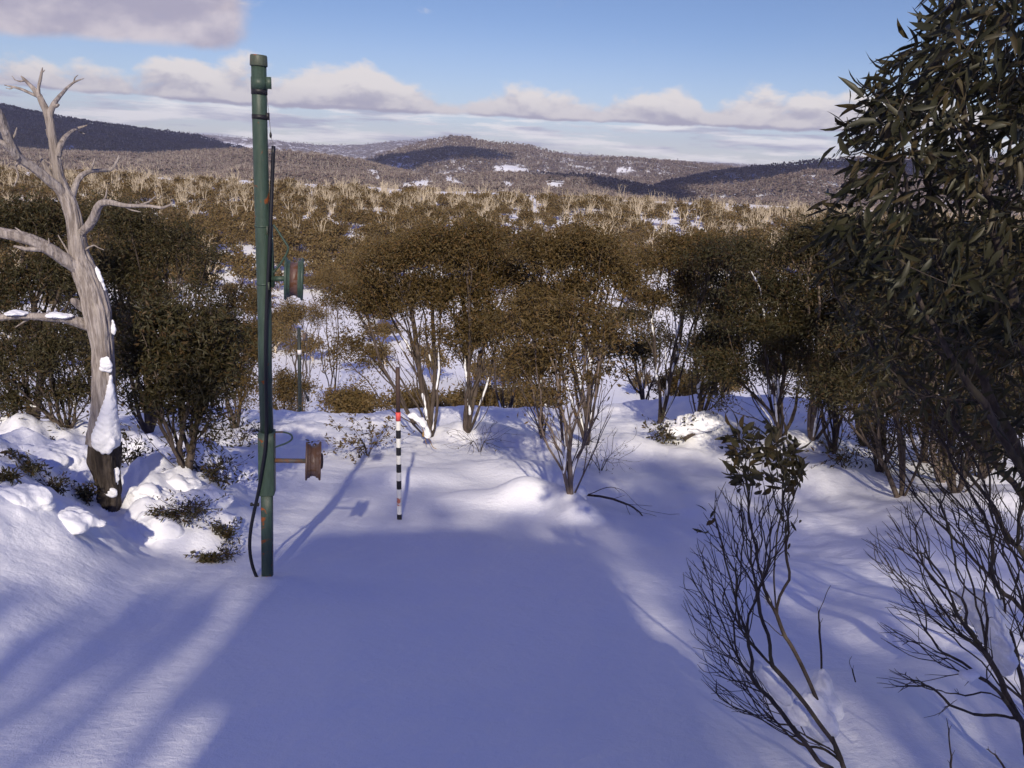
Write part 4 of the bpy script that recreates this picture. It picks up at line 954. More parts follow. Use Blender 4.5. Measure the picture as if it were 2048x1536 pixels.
F1 = shrub('broad_leaved_gum', 'tall broad-leaved snow gum that fills the upper right, large drooping leaves against the sky', ch, pts, 72, .0016, .036, .42, .10, .05,
      [(CROWN, 4600, (.090, .018), .66, M_LEAF_BIG, .025), (FINE, 1100, (.080, .017), .6, M_LEAF_BIG, .03)], cat='tree', power=2.3)
# bare brush of shrub with a leafy tip, lower right
rng = np.random.default_rng(81)
r0 = gpt(1712, 1585, 2.62, -.05)
ch = stems_from(r0, [[(1692, 1536, 2.62), (1642, 1444, 2.64), (1599, 1394, 2.66), (1560, 1345, 2.68), (1510, 1300, 2.70), (1470, 1240, 2.70), (1445, 1170, 2.70)],
                     [(1640, 1530, 2.50), (1600, 1470, 2.48), (1550, 1405, 2.46), (1500, 1350, 2.44), (1450, 1300, 2.42), (1420, 1240, 2.40)],
                     [(1690, 1530, 2.64), (1648, 1440, 2.70), (1632, 1394, 2.75), (1606, 1334, 2.80), (1572, 1274, 2.84), (1543, 1210, 2.88), (1529, 1184, 2.9), (1508, 1090, 2.95), (1490, 980, 3.0), (1492, 900, 3.0)],
                     [(1690, 1530, 2.64), (1648, 1440, 2.70), (1632, 1394, 2.75), (1606, 1334, 2.80), (1572, 1274, 2.84), (1545, 1215, 2.9), (1550, 1120, 3.0), (1562, 1010, 3.1), (1570, 930, 3.1)]])
BR = [(1395, 1040), (1372, 1110), (1352, 1180), (1368, 1235), (1382, 1290), (1392, 1345), (1412, 1390), (1450, 1420), (1500, 1445), (1560, 1470), (1530, 1380), (1500, 1300), (1500, 1220), (1530, 1160), (1570, 1110), (1600, 1050), (1590, 960), (1440, 960), (1420, 1000)]
TIPS = [(1440, 880), (1455, 850), (1500, 842), (1560, 850), (1600, 880), (1622, 940), (1610, 975), (1560, 960), (1500, 970), (1450, 950)]
pts = np.concatenate([poly_pts(BR, 520, 2.3, 2.95, rng), poly_pts(TIPS, 90, 2.85, 3.15, rng)])
F2 = shrub('bare_shrub', 'bare brush-like shrub with a leafy dark top, leaning left in the lower right foreground snow', ch, pts, 82, .0014, .0165, .85, .045, .11,
      [(TIPS, 260, (.060, .022), .25, M_LEAF_D, .012), ([(1380, 1030), (1420, 1030), (1420, 1060), (1380, 1060)], 7, (.04, .014), .3, M_LEAF_D, .01), ([(1560, 1180), (1640, 1180), (1640, 1260), (1540, 1260)], 7, (.045, .014), .5, M_LEAF_D, .012), ([(1560, 1020), (1640, 1020), (1640, 1090), (1560, 1090)], 8, (.04, .015), .4, M_LEAF_D, .012)],
      snow_blobs=[(1640, 1385, 20, 42, 2.84, 1), (1655, 1418, 26, 30, 2.80, 2), (1625, 1410, 26, 24, 2.76, 3), (1530, 1350, 30, 16, 2.80, 4), (1560, 1388, 24, 22, 2.76, 5), (1600, 1425, 30, 24, 2.74, 6), (1645, 1450, 26, 30, 2.72, 7), (1535, 1200, 7, 16, 2.93, 8), (1505, 1330, 20, 10, 2.78, 9)])
# the bare shrub in the corner
rng = np.random.default_rng(91)
r0 = gpt(2090, 1530, 2.75, -.05)
ch = stems_from(r0, [[(2048, 1454, 2.75), (2016, 1400, 2.75), (1996, 1344, 2.76), (1960, 1292, 2.78), (1933, 1257, 2.80), (1890, 1190, 2.82), (1866, 1157, 2.84), (1820, 1090, 2.88), (1775, 1030, 2.9)],
                     [(2048, 1454, 2.75), (2010, 1395, 2.72), (1985, 1370, 2.70), (1950, 1350, 2.66), (1915, 1346, 2.62), (1860, 1362, 2.58), (1810, 1368, 2.55)],
                     [(2060, 1440, 2.8), (2035, 1330, 2.9), (2010, 1240, 3.0), (1985, 1150, 3.05), (1950, 1070, 3.1), (1900, 1000, 3.15)],
                     [(2080, 1440, 2.7), (2070, 1300, 2.7), (2040, 1180, 2.72), (2000, 1100, 2.75), (1950, 1020, 2.8)]])
BR = [(1712, 1065), (1740, 1130), (1780, 1180), (1760, 1205), (1770, 1230), (1830, 1260), (1910, 1290), (2000, 1300), (2060, 1280), (2070, 1000), (1960, 960), (1860, 960), (1780, 1000)]
BR2 = [(1752, 1240), (1760, 1280), (1840, 1320), (1930, 1345), (1940, 1335), (1880, 1300), (1800, 1260)]
BR3 = [(1740, 1345), (1752, 1378), (1800, 1388), (1860, 1380), (1870, 1345), (1790, 1335)]
BR4 = [(1836, 1440), (1900, 1380), (1930, 1370), (1920, 1395), (1870, 1450)]
pts = np.concatenate([poly_pts(BR, 430, 2.55, 3.2, rng), poly_pts(BR2, 45, 2.6, 2.8, rng), poly_pts(BR3, 36, 2.5, 2.65, rng), poly_pts(BR4, 14, 2.6, 2.7, rng)])
F3 = shrub('bare_shrub', 'bare twiggy shrub with mossy stems and a tall snow lump, lower right corner', ch, pts, 92, .0014, .021, .85, .045, .11,
      snow_blobs=[(1960, 1215, 26, 30, 2.92, 11), (1985, 1255, 22, 34, 2.9, 12), (2003, 1300, 14, 34, 2.86, 13), (1935, 1195, 22, 16, 2.94, 14), (2015, 1325, 10, 26, 2.84, 15), (1935, 1350, 17, 8, 2.63, 16), (1990, 1225, 18, 22, 2.95, 18)])
# diagonal bare stems under the broad-leaved gum
rng = np.random.default_rng(95)
r0 = gpt(2200, 1400, 3.6, -.05)
ch = stems_from(r0, [[(2120, 1230, 3.6), (2030, 1090, 3.6), (1950, 960, 3.6), (1880, 860, 3.65), (1800, 760, 3.7)], [(2100, 1280, 3.5), (1990, 1160, 3.45), (1890, 1060, 3.4), (1800, 960, 3.4), (1740, 860, 3.4)], [(2150, 1150, 3.7), (2080, 980, 3.8), (2010, 850, 3.9), (1940, 740, 3.9)]])
pts = poly_pts([(1700, 830), (1735, 910), (1760, 960), (1830, 1010), (1900, 1060), (2060, 1120), (2120, 700), (1900, 640), (1760, 660)], 780, 3.2, 4.1, rng)
shrub('bare_shrub', 'tangle of long bare diagonal stems under the broad-leaved canopy', ch, pts, 96, .0015, .022, .8, .06, .10, [([(1690, 640), (2130, 640), (2130, 860), (1690, 820)], 420, (.075, .020), .4, M_LEAF_D, .025)])

# sprigs, twigs and fallen branches in the snow
def twig(label, Ls, pts, seed, tip=.0013, rmax=.006, name='bare_twig', leaves_=(), bark=None, bf=.7, cat='twig', snow_blobs=(), wob=.05, seg=.05, group=None):
    ch = [chain_px(L) for L in Ls]; base = ch[0][0].copy()
    for c in ch: c[0] = base
    return shrub(name, label, ch, np.array([P(*q) for q in pts]) if len(pts) else np.zeros((0, 3)), seed, tip, rmax, bf, seg, wob, leaves_, bark, cat, group, snow_blobs=snow_blobs)
twig('crooked upright twig in the snow, right of the bare brush-like shrub', [[(1643, 1340, 3.0), (1643, 1300, 3.0), (1638, 1265, 3.0), (1636, 1220, 3.0), (1648, 1205, 3.0), (1652, 1185, 3.0), (1662, 1170, 3.0)]], [(1646, 1236, 3.0), (1634, 1214, 3.0)], 1, .0014, .0045)
twig('tiny forked twig standing in the snow between the two bare shrubs', [[(1711, 1364, 2.95), (1706, 1345, 2.95), (1700, 1330, 2.95), (1697, 1320, 2.95)]], [(1704, 1312, 2.95), (1708, 1330, 2.95)], 2, .0012, .003)
twig('upright broken twig with short prongs at the bottom right edge', [[(1903, 1560, 2.35), (1902, 1510, 2.35), (1898, 1480, 2.35), (1896, 1450, 2.35), (1893, 1436, 2.35)]], [(1903, 1450, 2.35), (1895, 1520, 2.35), (1910, 1500, 2.35)], 3, .0014, .004)
twig('short bare twig at the lower right corner of the picture', [[(2014, 1545, 2.3), (2000, 1520, 2.3), (1985, 1506, 2.3), (1972, 1498, 2.3)]], [(1976, 1492, 2.3), (1990, 1500, 2.3)], 4, .0014, .004)
twig('arched drooping branch that dips into the snow beside the short forked gum', [[(1160, 990, 9.1), (1185, 988, 9.0), (1200, 978, 8.95), (1222, 972, 8.9), (1245, 978, 8.85), (1265, 1000, 8.8), (1285, 1020, 8.75), (1310, 1024, 8.7), (1335, 1028, 8.7)],
     [(1160, 990, 9.1), (1185, 990, 9.0), (1215, 995, 8.9), (1245, 1005, 8.8), (1265, 1012, 8.7), (1285, 1030, 8.6), (1292, 1044, 8.5)]], [(1290, 1046, 8.5), (1280, 1042, 8.5), (1270, 1038, 8.55), (1296, 1040, 8.5), (1340, 1030, 8.7), (1360, 1028, 8.7), (1320, 1035, 8.6), (1262, 1034, 8.6), (1250, 990, 8.85), (1305, 1012, 8.8), (1275, 1026, 8.6), (1240, 985, 8.8)], 5, .0032, .016, 'drooping_branch', cat='branch', bark=M_BARK)
twig('bent yellow-barked bough with a cap of snow, just right of the marker pole', [[(848, 872, 12.6), (846, 858, 12.6), (840, 846, 12.6), (830, 838, 12.6), (818, 832, 12.6), (808, 824, 12.6)]], [(854, 890, 12.4), (860, 882, 12.4), (866, 896, 12.2), (874, 898, 12.2)], 6, .006, .035, 'bent_bough', cat='branch', bark=bark_mat('yellow_bark', (.26, .15, .055), (.36, .24, .10), (.10, .07, .04)),
     snow_blobs=[(838, 838, 12, 6, 12.55, 1), (826, 831, 10, 5, 12.55, 2), (848, 848, 8, 9, 12.5, 3), (854, 866, 7, 12, 12.5, 4)])
rng = np.random.default_rng(7)
def low_shrub(label, px, py, Y, w, hh, n, nl, seed, lf=(.05, .018), tip=.0022, lm=None, name='low_shrub', group='low leafy shrubs in the snow', up=1.0, bark=None):
    rg = np.random.default_rng(seed); b = P(px, py, Y); b[2] = float(ground(b[0], b[1])); s = Y*1.05/F_PX
    c = b+A(0, 0, hh*s*.55*up); pts = c+rg.normal(0, 1, (n, 3))*A(w*s*.42, w*s*.3, hh*s*.30); pts[:, 2] = np.maximum(pts[:, 2], ground(pts[:, 0], pts[:, 1])+.03)
    ch = [[b-A(0, 0, .05), b+A(rg.normal(0, w*s*.15), rg.normal(0, w*s*.1), hh*s*.35)] for _ in range(4)]
    for q in ch: q[0] = ch[0][0]
    poly = [(-9e9, -9e9), (9e9, -9e9), (9e9, 9e9), (-9e9, 9e9)]
    return shrub(name, label, ch, pts, seed, tip, tip*5, .7, .08, .06, [(poly, nl, lf, .15, lm or M_LEAF_D, .02)], bark, 'shrub', group)
low_shrub('leafy low shrub in the snow left of the marker pole', 735, 888, 11.6, 100, 75, 90, 420, 101, (.065, .026), lm=M_LEAF)
low_shrub('leafy sprig in the snow left of the collar of the tall lift pole', 440, 975, 7.6, 70, 60, 60, 260, 102)
low_shrub('dark leafy tuft half buried behind the dead tree base', 268, 965, 7.6, 60, 70, 60, 260, 103)
low_shrub('dark tuft of leaves poking out of the drift left of the dead tree', 105, 960, 6.0, 40, 45, 60, 300, 104, (.035, .012))
low_shrub('snowy leaf tuft on the upper edge of the bank left of the dead tree', 95, 900, 8.6, 60, 40, 50, 150, 105)
low_shrub('tangle of dead leaves under the drift between dead tree and lift pole', 385, 1010, 6.3, 80, 38, 70, 260, 106, (.035, .012))
low_shrub('small tuft at the drift edge close to the black hose', 452, 1062, 5.9, 40, 32, 40, 110, 107, (.035, .012))
low_shrub('leafy tuft hanging beside the second stem of the short forked gum', 1330, 850, 13.0, 50, 50, 70, 300, 108, (.07, .028))
low_shrub('twiggy shrub low in the snow right of the tallest gum', 960, 905, 12.4, 100, 60, 110, 40, 109, (.04, .014))
low_shrub('twiggy shrub low in the snow right of the short forked gum', 1205, 900, 11.2, 90, 75, 110, 50, 110, (.04, .014))
low_shrub('leafy low branch at the foot of the yellow-barked gum', 1690, 905, 10.6, 70, 50, 70, 260, 111, (.07, .022))
low_shrub('dark tuft under the snow lump at the right edge', 1945, 1105, 4.6, 60, 18, 50, 120, 112, (.03, .010))
low_shrub('dark sprig at the bottom edge near the corner', 1795, 1530, 2.3, 24, 22, 30, 60, 113, (.014, .006), .0010)
low_shrub('snow-dusted leafy shrub left of the lift pole collar', 480, 860, 12.0, 70, 50, 70, 300, 114, (.06, .02))
def snowy_log():
    b = G(1385, 880); t = thing('fallen_log', b, 'fallen log under thick snow with dark ends showing, right of the middle gums', 'log')
    q = lambda x, y, d=0: P(x, y, b[1]+d)
    mb = MB(); mb.tube([q(1332, 872), q(1350, 870), q(1372, 868, .1)], [.07, .075, .06], 12, rough=.3); mb.build('broken_end', M_CHAR, t, origin=b)
    mb = MB(); mb.tube([q(1366, 878), q(1380, 866), q(1394, 858), q(1400, 850), q(1420, 842, .3)], [.05, .075, .09, .08, .05], 12, rough=.3); mb.build('trunk', M_BARK, t, origin=b)
    mb = MB()
    for x, y, rx, ry, sd in ((1350, 858, 34, 14, 1), (1385, 848, 36, 16, 2), (1415, 840, 34, 15, 3), (1395, 868, 16, 10, 4)):
        c = q(x, y, .12); f = np.linalg.norm(c-CAM)/F_PX; mb.blob(c, (rx*f, rx*f*.9, ry*f), sd, .3, 1.6, 26, 16)
    snow_mass(mb, t, b, .022, .35, 6.0)
snowy_log()
def snow_lump(label, px, py, Y, rx, ry, seed, sit=False):
    c = P(px, py, Y)
    if sit: c = G(px, py); Y = c[1]; c[2] -= .85*ry*Y/F_PX
    f = np.linalg.norm(c-CAM)/F_PX; mb = MB(); rg = np.random.default_rng(seed)
    mb.blob(c, (rx*f, (rx+ry)*.5*f, ry*f), seed, .38, 1.5, 40, 26)
    for i in range(5):
        o = c+rg.normal(0, .45, 3)*A(rx*f, rx*f*.6, ry*f); mb.blob(o, A(rx, (rx+ry)*.5, ry)*f*rg.uniform(.35, .55), seed+i+1, .35, 1.7, 26, 16)
    o = snow_mass(mb, None, c, max(.008, .0028*Y), .35, 7.0, 'snow_lump', c); tag(o, label, 'snow lump', 'lumps of fallen snow'); return o
snow_lump('knobbly lump of snow overhanging a hollow, left of the short forked gum', 1080, 998, 8.75, 26, 16, 3)
snow_lump('rounded snow lump heaped against the short forked gum', 1158, 992, 9.0, 16, 22, 4)

# ------------------------------------------------------------------ the valley: gums, bleached dead trees, scrub
def world_blobs(*L): return [(A(*c), A(*r)) for c, r in L]
def make_valley():
    rng = np.random.default_rng(404)
    def dead_proto(i):
        r = np.random.default_rng(700+i); H = r.uniform(4.6, 6.4); k = r.integers(3, 6); ch = []
        for s in range(k):
            an = r.uniform(0, 2*math.pi); sp = r.uniform(.6, 1.9); bend = r.normal(0, .25, 2)
            ch.append([A(0, 0, -.2)]+[A(math.cos(an)*sp*t**1.3+bend[0]*math.sin(3*t), math.sin(an)*sp*t**1.3+bend[1]*math.sin(3*t), H*t*r.uniform(.96, 1.04)) for t in (.15, .35, .55, .75)])
        pts = np.concatenate([A(c[-1][0], c[-1][1], H*.80)+r.normal(0, 1, (9, 3))*A(.65, .65, .85) for c in ch])
        N, par = grow(ch, pts, .5, r); V, par = refine(N, par, .7, .06, r); rad = radii(par, .019, 2.1, .135)
        mb = MB()
        skeleton_tubes(mb, V, par, rad, big=1)
        return mesh_np('dead_tree', np.concatenate(mb.V), np.concatenate(mb.Q), np.concatenate(mb.T) if mb.T else None, mat=M_DEAD_FAR, smooth=True)
    dead = [dead_proto(i) for i in range(7)]
    def live_proto(i, nl, lf):
        r = np.random.default_rng(800+i); W, H = r.uniform(1.5, 2.1), r.uniform(2.4, 3.4)
        bl = [(A(r.uniform(-.6, .6)*W, r.uniform(-.6, .6)*W, H*r.uniform(.62, .80)), A(W*r.uniform(.5, .7), W*r.uniform(.5, .7), H*r.uniform(.20, .28))) for _ in range(5)]
        pts = in_blobs(bl, 70, r); ch = []
        for s in range(5):
            c = bl[s][0]; ch.append([A(0, 0, -.2)]+[A(c[0]*t**1.3, c[1]*t**1.3, c[2]*t) for t in (.2, .45, .7)])
        N, par = grow(ch, pts, .5, r); V, par = refine(N, par, .5, .06, r); rad = radii(par, .012, 2.2, .09)
        mb = MB(); skeleton_tubes(mb, V, par, rad, big=2)
        tr = (np.concatenate(mb.V), np.concatenate(mb.Q), np.concatenate(mb.T) if mb.T else np.zeros((0, 3), int))
        tips = np.where(rad < .03)[0]; tips = tips[V[tips][:, 2] > H*.42]; k = r.choice(tips, nl)
        pos = V[k]+r.normal(0, .20, (nl, 3))*A(1, 1, .75); o = leaves(pos, r.normal(0, 1, (nl, 3))+A(0, 0, .1), lf[0], lf[1], r)
        return tr, o
    live = []
    for i in range(7):
        tr, o = live_proto(i, 1500, (.26, .12))
        live.append((mesh_np('trunk', tr[0], tr[1], tr[2], mat=M_DEAD_FAR if i % 3 == 0 else M_BARK_PALE, smooth=True), mesh_np('crown', o[0], o[1], mat=M_LEAF_FAR)))
    lite = [live_proto(20+i, 330, (.50, .27)) for i in range(5)]
    OPEN = [([(560, 596), (660, 596), (700, 700), (760, 830), (520, 830), (590, 720)], .93), ([(790, 545), (1360, 540), (1420, 770), (770, 770)], .90), ([(1270, 440), (1410, 430), (1420, 490), (1290, 495)], .8), ([(440, 520), (660, 510), (690, 600), (440, 600)], .45), ([(1000, 400), (1160, 400), (1180, 455), (960, 455)], .35), ([(1380, 560), (1700, 560), (1700, 800), (1380, 800)], .8)]
    def spots(n, fy, reject=True):
        out = []
        while len(out) < n:
            m = max(40, int((n-len(out))*1.6)); x = rng.uniform(-40, 2090, m); y = np.array([fy(v) for v in x]); ok = np.ones(m, bool)
            if reject:
                for pl, pr in OPEN: ok &= ~(in_poly(x, y, pl) & (rng.random(m) < pr))
            x, y = x[ok], y[ok]; m = len(x)
            D = np.stack([(x-1024)/F_PX, (768-y)/F_PX, -np.ones(m)], 1) @ CM.T; D /= D[:, 1:2]
            t = np.geomspace(48, 340, 420); Q = CAM+D[:, None]*t[None, :, None]
            hit = Q[..., 2] < ground(Q[..., 0], Q[..., 1]); k = hit.argmax(1); good = hit.any(1) & (k > 0)
            q = Q[np.arange(m), k]; q = np.c_[q[:, :2], ground(q[:, 0], q[:, 1])]
            out += [(a, b, c) for a, b, c, g in zip(x, y, q, good) if g and 52 < c[1] < 330]
        return out[:n]
    rid = lambda x: 354+.050*x
    # bleached dead trees
    zones = [('on the crest of the ridge across the valley', 150, lambda x: rid(x)+abs(rng.normal(0, 14))), ('on the slope under the ridge across the valley', 110, lambda x: rid(x)+rng.uniform(25, 110)), ('low on the valley side among gums and snow', 40, lambda x: rid(x)+rng.uniform(100, 260))]
    tall = {0: 1.0, 1: .95, 2: .8}
    for zi, (lab, n, fy) in enumerate(zones):
        for x, y, p in spots(n, fy, zi == 2):
            o = link('dead_tree', dead[rng.integers(0, 7)], None, p); s = tall[zi]*rng.uniform(.7, 1.2); o.scale = (s*rng.uniform(.8, 1.3), s*rng.uniform(.8, 1.3), s); o.rotation_euler = (0, 0, rng.uniform(0, 6.28))
            tag(o, 'bleached dead tree '+lab, 'dead tree', 'bleached dead trees '+lab)
    # living gums one can tell apart
    zones = [('on the ridge across the valley', 110, lambda x: rid(x)+8+abs(rng.normal(0, 18))), ('on the slope under the ridge across the valley', 120, lambda x: rid(x)+rng.uniform(30, 150)), ('on the valley floor among open snow', 110, lambda x: rid(x)+rng.uniform(140, 380))]
    for zi, (lab, n, fy) in enumerate(zones):
        for x, y, p in spots(n, fy):
            k = rng.integers(0, 7); e = link('valley_gum', None, None, p); s = rng.uniform(.75, 1.3); e.scale = (s*rng.uniform(.9, 1.35), s*rng.uniform(.9, 1.35), s*rng.uniform(.85, 1.1)); e.rotation_euler = (0, 0, rng.uniform(0, 6.28))
            tag(e, 'rounded brown-green gum '+lab, 'tree', 'gums '+lab); link('trunk', live[k][0], e); link('crown', live[k][1], e)
    # the rest of the scrub reads as one mass
    Vs, Qs, Ts, mq, n0 = [], [], [], [], 0
    mt = []
    for x, y, p in spots(2100, lambda x: rid(x)+4+200*rng.uniform(0, 1)**1.5):
        (tv, tq, tt), (lv, lq) = lite[rng.integers(0, 5)]; an = rng.uniform(0, 6.28); s = rng.uniform(.7, 1.35); R = np.array([[math.cos(an), -math.sin(an), 0], [math.sin(an), math.cos(an), 0], [0, 0, 1]])
        for V, Q, T, mi in ((lv, lq, np.zeros((0, 3), int), 0), (tv, tq, tt, 1)):
            Vs.append((V*s)@R.T+p); Qs.append(Q+n0); Ts.append(T+n0); mq.append(np.full(len(Q), mi)); mt.append(np.full(len(T), mi)); n0 += len(V)
    dp = []
    for d in dead:
        vv = np.empty(len(d.vertices)*3, np.float32); d.vertices.foreach_get('co', vv); F = [tuple(p.vertices) for p in d.polygons]
        dp.append((vv.reshape(-1, 3), np.array([f for f in F if len(f) == 4]), np.array([f for f in F if len(f) == 3]).reshape(-1, 3)))
    for x, y, p in spots(1150, lambda x: rid(x)+abs(rng.normal(0, 30))):
        V, Q, T = dp[rng.integers(0, 7)]; an = rng.uniform(0, 6.28); s = rng.uniform(.55, .95); Rm = np.array([[math.cos(an), -math.sin(an), 0], [math.sin(an), math.cos(an), 0], [0, 0, 1]])
        Vs.append((V*s)@Rm.T+p); Qs.append(Q+n0); Ts.append(T.astype(int)+n0); mq.append(np.full(len(Q), 2)); mt.append(np.full(len(T), 2)); n0 += len(V)
    o = link('valley_scrub', mesh_np('valley_scrub', np.concatenate(Vs), np.concatenate(Qs), np.concatenate(Ts), mats=[M_LEAF_FAR, M_BARK_PALE, M_DEAD_FAR], qmat=np.concatenate(mq), tmat=np.concatenate(mt)))
    tag(o, 'mass of low brown scrub and small dead stems covering the slope under the ridge across the valley', 'scrub', kind='stuff')
make_valley()

# ------------------------------------------------------------------ uphill, behind the viewpoint: what throws the shade on the near snow
def shade_hut():  # unseen hut added as the caster of the broad foreground shadow
    y0, y1, x0, x1 = -5.0, -2.8, -.60, 1.46; zb = float(ground(-.2, -4)); ze, zr = 3.55, 4.02
    base = A((x0+x1)/2, (y0+y1)/2, zb-.3)
    t = thing('shadow_hut', base, 'unseen hut added uphill, shaped to cast the broad shadow across the middle snow', 'hut')
    M_W = bark_mat('weathered_boards', (.16, .12, .09), (.24, .19, .15), (.10, .08, .065), 5.0, .4, (1, 1, .05))
    ze = 3.0; mb = MB(); mb.box(((x0+x1)/2, (y0+y1)/2, (zb-.3+ze)/2), ((x1-x0)/2, (y1-y0)/2, (ze-zb+.3)/2)); mb.build('wall', M_W, t, origin=base, smooth=False)
    xa, xb = x0-.34, x1+.12                                              # overhanging loft, shaped to widen the cast shadow at its left edge
    yl = y1-.55; mb = MB(); mb.box(((xa+xb)/2, (yl+y1)/2, 3.36), ((xb-xa)/2, (y1-yl)/2+.08, .358)); mb.build('loft', M_W, t, origin=base, smooth=False)
    xm = (xa+xb)/2+.2; a, zl, zr, th = .05, 3.72, 3.92, .05
    V = [(xa-a, y1+.12, zl), (xm, y1+.12, zr), (xm, yl-.12, zr), (xa-a, yl-.12, zl), (xb+a, y1+.12, zl), (xb+a, yl-.12, zl)]
    V2 = [(x, y, z+th) for x, y, z in V]; mb = MB()
    mb.add(V+V2, [(0, 3, 2, 1), (1, 2, 5, 4), (6, 7, 8, 9), (7, 10, 11, 8), (0, 1, 7, 6), (1, 4, 10, 7), (2, 3, 9, 8), (5, 2, 8, 11), (3, 0, 6, 9), (4, 5, 11, 10)])
    mb.box(((x0+x1)/2, (y0+yl)/2-.1, 3.03), ((x1-x0)/2+.04, (yl-y0)/2, .028))
    mb.build('roof', paint_mat('green_roof_iron', (.03, .06, .045), .85), t, origin=base, smooth=False)
    mb = MB(); mb.box((.0, y1+.025, zb+.95), (.42, .025, 1.0)); d = mb.build('door', M_GREEN_TOP, t, origin=base, smooth=False)
    mb = MB(); mb.tube([(.32, y1+.06, zb+.95), (.32, y1+.11, zb+.95), (.32, y1+.11, zb+.83), (.32, y1+.06, zb+.83)], .012, 8); mb.build('handle', M_STEEL, d, origin=base)
    mb = MB(); mb.box((.98, y1+.02, zb+1.45), (.30, .02, .30)); mb.build('window', plain_mat('hut_glass', (.02, .025, .03), .1), t, origin=base, smooth=False)
shade_hut()
GB = 'snow gums uphill behind the viewpoint'
def back(label, x, y, blobs, seed, **kw):
    b = A(x, y, float(ground(x, y))); kw.setdefault('npts', 220); kw.setdefault('nleaf', 5000); kw.setdefault('leaf', (.10, .03))
    gum('snow_gum', label, b, world_blobs(*blobs), seed, stems=kw.pop('stems', 4), group=GB, tip=.0042, rmax=.09, leafm=M_LEAF, **kw)
back('snow gum uphill whose stems throw the streaks of shade at the lower left', -1.5, -6.6, [((-.98, -6.6, 5.15), (.09, .3, .55)), ((-1.28, -6.5, 5.25), (.10, .3, .65)), ((-1.62, -6.5, 5.0), (.12, .3, .65)), ((-1.42, -6.6, 4.45), (.10, .3, .35)), ((-2.0, -6.5, 4.75), (.13, .3, .6)), ((-2.6, -6.5, 4.6), (.14, .3, .5))], 201, nleaf=2300, npts=170, spread=.05, twigs=20, clump=5)
back('second snow gum uphill on the left, standing farther back', -1.6, -8.6, [((-.85, -8.6, 6.5), (.10, .3, .50)), ((-1.2, -8.5, 6.4), (.10, .3, .5)), ((-1.75, -8.6, 6.3), (.14, .3, .5)), ((-2.3, -8.6, 6.5), (.16, .3, .5)), ((-3.1, -8.6, 6.6), (.2, .3, .4))], 202, nleaf=2000, npts=150, spread=.05, twigs=20, clump=5)
back('tall snow gum uphill to the right that shades the broad-leaved gum', 3.2, -6.4, [((2.9, -6.4, 6.3), (.8, .9, .9)), ((3.8, -6.2, 6.9), (.9, .8, .8)), ((3.3, -6.6, 7.8), (1.0, .9, .7)), ((4.3, -6.5, 7.7), (.9, .8, .8)), ((2.5, -6.5, 5.2), (.4, .6, .5))], 203, nleaf=8000, npts=320)
back('bushy snow gum uphill to the right with gaps in its crown', 2.4, -4.6, [((2.3, -4.6, 3.3), (.35, .6, .5)), ((3.0, -4.6, 3.8), (.5, .6, .5)), ((2.7, -4.5, 4.6), (.5, .5, .4))], 204, nleaf=1500)
back('wide snow gum uphill at the far right', 5.3, -5.5, [((4.7, -5.5, 4.6), (.7, .7, .6)), ((5.7, -5.5, 5.6), (.9, .8, .9)), ((5.0, -5.4, 6.6), (.8, .7, .7)), ((6.3, -5.5, 7.0), (.9, .8, .9))], 205, nleaf=4200, npts=300)
back('ragged snow gum uphill against the right wall of the hut', 1.75, -6.6, [((1.62, -6.6, 4.3), (.16, .4, .35)), ((1.78, -6.5, 4.9), (.22, .4, .35)), ((1.70, -6.6, 5.5), (.20, .4, .30)), ((1.95, -6.6, 6.0), (.25, .4, .3)), ((2.3, -6.5, 5.3), (.2, .4, .3))], 208, nleaf=1700, npts=160, spread=.08)
back('sparse tall snow gum uphill on the left that dapples the bank', -3.4, -8.8, [((-2.6, -8.8, 7.3), (.5, .6, .4)), ((-3.4, -8.8, 7.9), (.6, .6, .4)), ((-4.3, -8.8, 7.5), (.5, .6, .4)), ((-3.9, -8.7, 8.5), (.6, .6, .3)), ((-2.3, -8.7, 8.2), (.4, .6, .3))], 209, nleaf=3000, npts=200, spread=.10)
back('thin snow gum uphill behind the hut that dapples the snow around the marker pole', -.6, -10.4, [((-1.0, -10.4, 9.0), (.5, .6, .4)), ((-.1, -10.4, 9.4), (.5, .6, .4)), ((-1.5, -10.3, 9.7), (.4, .6, .35)), ((.7, -10.4, 9.1), (.4, .6, .35))], 210, spread=.10, nleaf=2200, npts=180)
back('slim tall snow gum uphill behind the hut', -.2, -9.0, [((-.4, -9.0, 7.3), (.45, .6, .4)), ((.3, -9.1, 7.6), (.45, .6, .4)), ((1.1, -9.0, 7.4), (.45, .5, .4)), ((1.7, -9.0, 7.9), (.4, .5, .3))], 206, spread=.08, nleaf=2600)
back('slim snow gum uphill on the right, beside the hut', 2.7, -9.0, [((2.6, -9.0, 7.8), (.6, .6, .4)), ((3.5, -9.0, 8.2), (.7, .6, .5)), ((4.4, -9.0, 8.6), (.7, .6, .5)), ((3.0, -9.1, 9.1), (.6, .5, .4)), ((4.9, -9.0, 7.8), (.6, .5, .4))], 207, nleaf=3600, spread=.1)

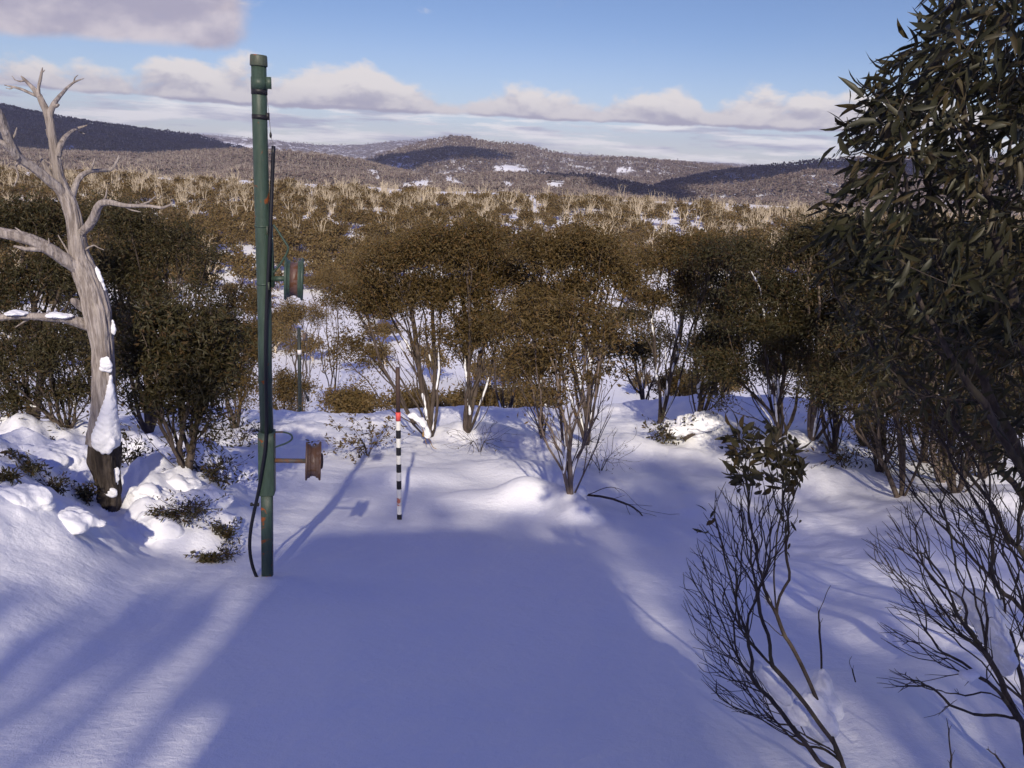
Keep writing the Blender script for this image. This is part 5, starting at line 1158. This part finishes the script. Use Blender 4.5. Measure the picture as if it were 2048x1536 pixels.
# ------------------------------------------------------------------ the air between
def haze():
    mb = MB(); mb.box((0, 0, 6.0), (4990, 4990, 134))
    m, T = new_mat('haze_air')
    v = T.n('ShaderNodeVolumePrincipled', ins={'Color': (.72, .74, 1.0, 1), 'Density': HAZE, 'Anisotropy': 0.0})
    T.n('ShaderNodeOutputMaterial', ins={1: v.outputs[0]})
    o = mb.build('haze', m, smooth=False); tag(o, kind='stuff')
if HAZE > 0: haze()

# lumps of snow bent over the buried bushes of the left bank
for i, (x, y, Y, rx, ry, lab) in enumerate(((60, 905, 6.6, 62, 24, 'long pillow of snow on top of the left bank'), (150, 960, 6.0, 30, 26, 'pillow of snow close to the left of the dead tree base'), (30, 985, 5.6, 44, 26, 'bulging pillow of snow at the left edge, below the bank top'), (125, 1030, 5.5, 46, 14, 'wide snow pillow below and left of the dead tree'), (300, 985, 6.6, 34, 18, 'snow pillow just right of the dead tree base'), (352, 962, 6.8, 34, 18, 'snow pillow under the two-trunked young gum'),
        (420, 985, 6.5, 32, 20, 'snow pillow over leaves between the dead tree and the lift pole'), (330, 1040, 5.9, 42, 18, 'low snow pillow in front of the drift right of the dead tree'), (440, 1035, 6.1, 28, 20, 'small snow pillow nearest the black hose'), (250, 900, 8.6, 40, 14, 'snow pillow behind the dead tree trunk'), (320, 905, 9.2, 40, 14, 'snow pillow behind the two-trunked young gum'))):
    snow_lump(lab, x, y, Y, rx*1.3, ry*1.15, 30+i, True)
for i, (x, y, Y, w, h_, lab) in enumerate(((60, 965, 5.9, 60, 30, 'dark leafy hollow under the pillow at the left edge'), (345, 1005, 6.2, 70, 28, 'dark leafy hollow between two snow pillows right of the dead tree'), (445, 1010, 6.2, 40, 26, 'dark leafy hollow beside the lift pole drift'), (415, 1060, 5.75, 40, 20, 'dark leaves showing at the foot of the drift'), (25, 1068, 5.2, 40, 20, 'dark opening in the snow at the left edge'), (165, 935, 6.4, 30, 40, 'bunch of dark leaves sticking out left of the dead tree'), (420, 940, 7.6, 90, 50, 'spread of dark leaves under snow behind the drift'))):
    low_shrub(lab, x, y, Y, w, h_, 60, 320, 130+i, (.045, .014), .0018)
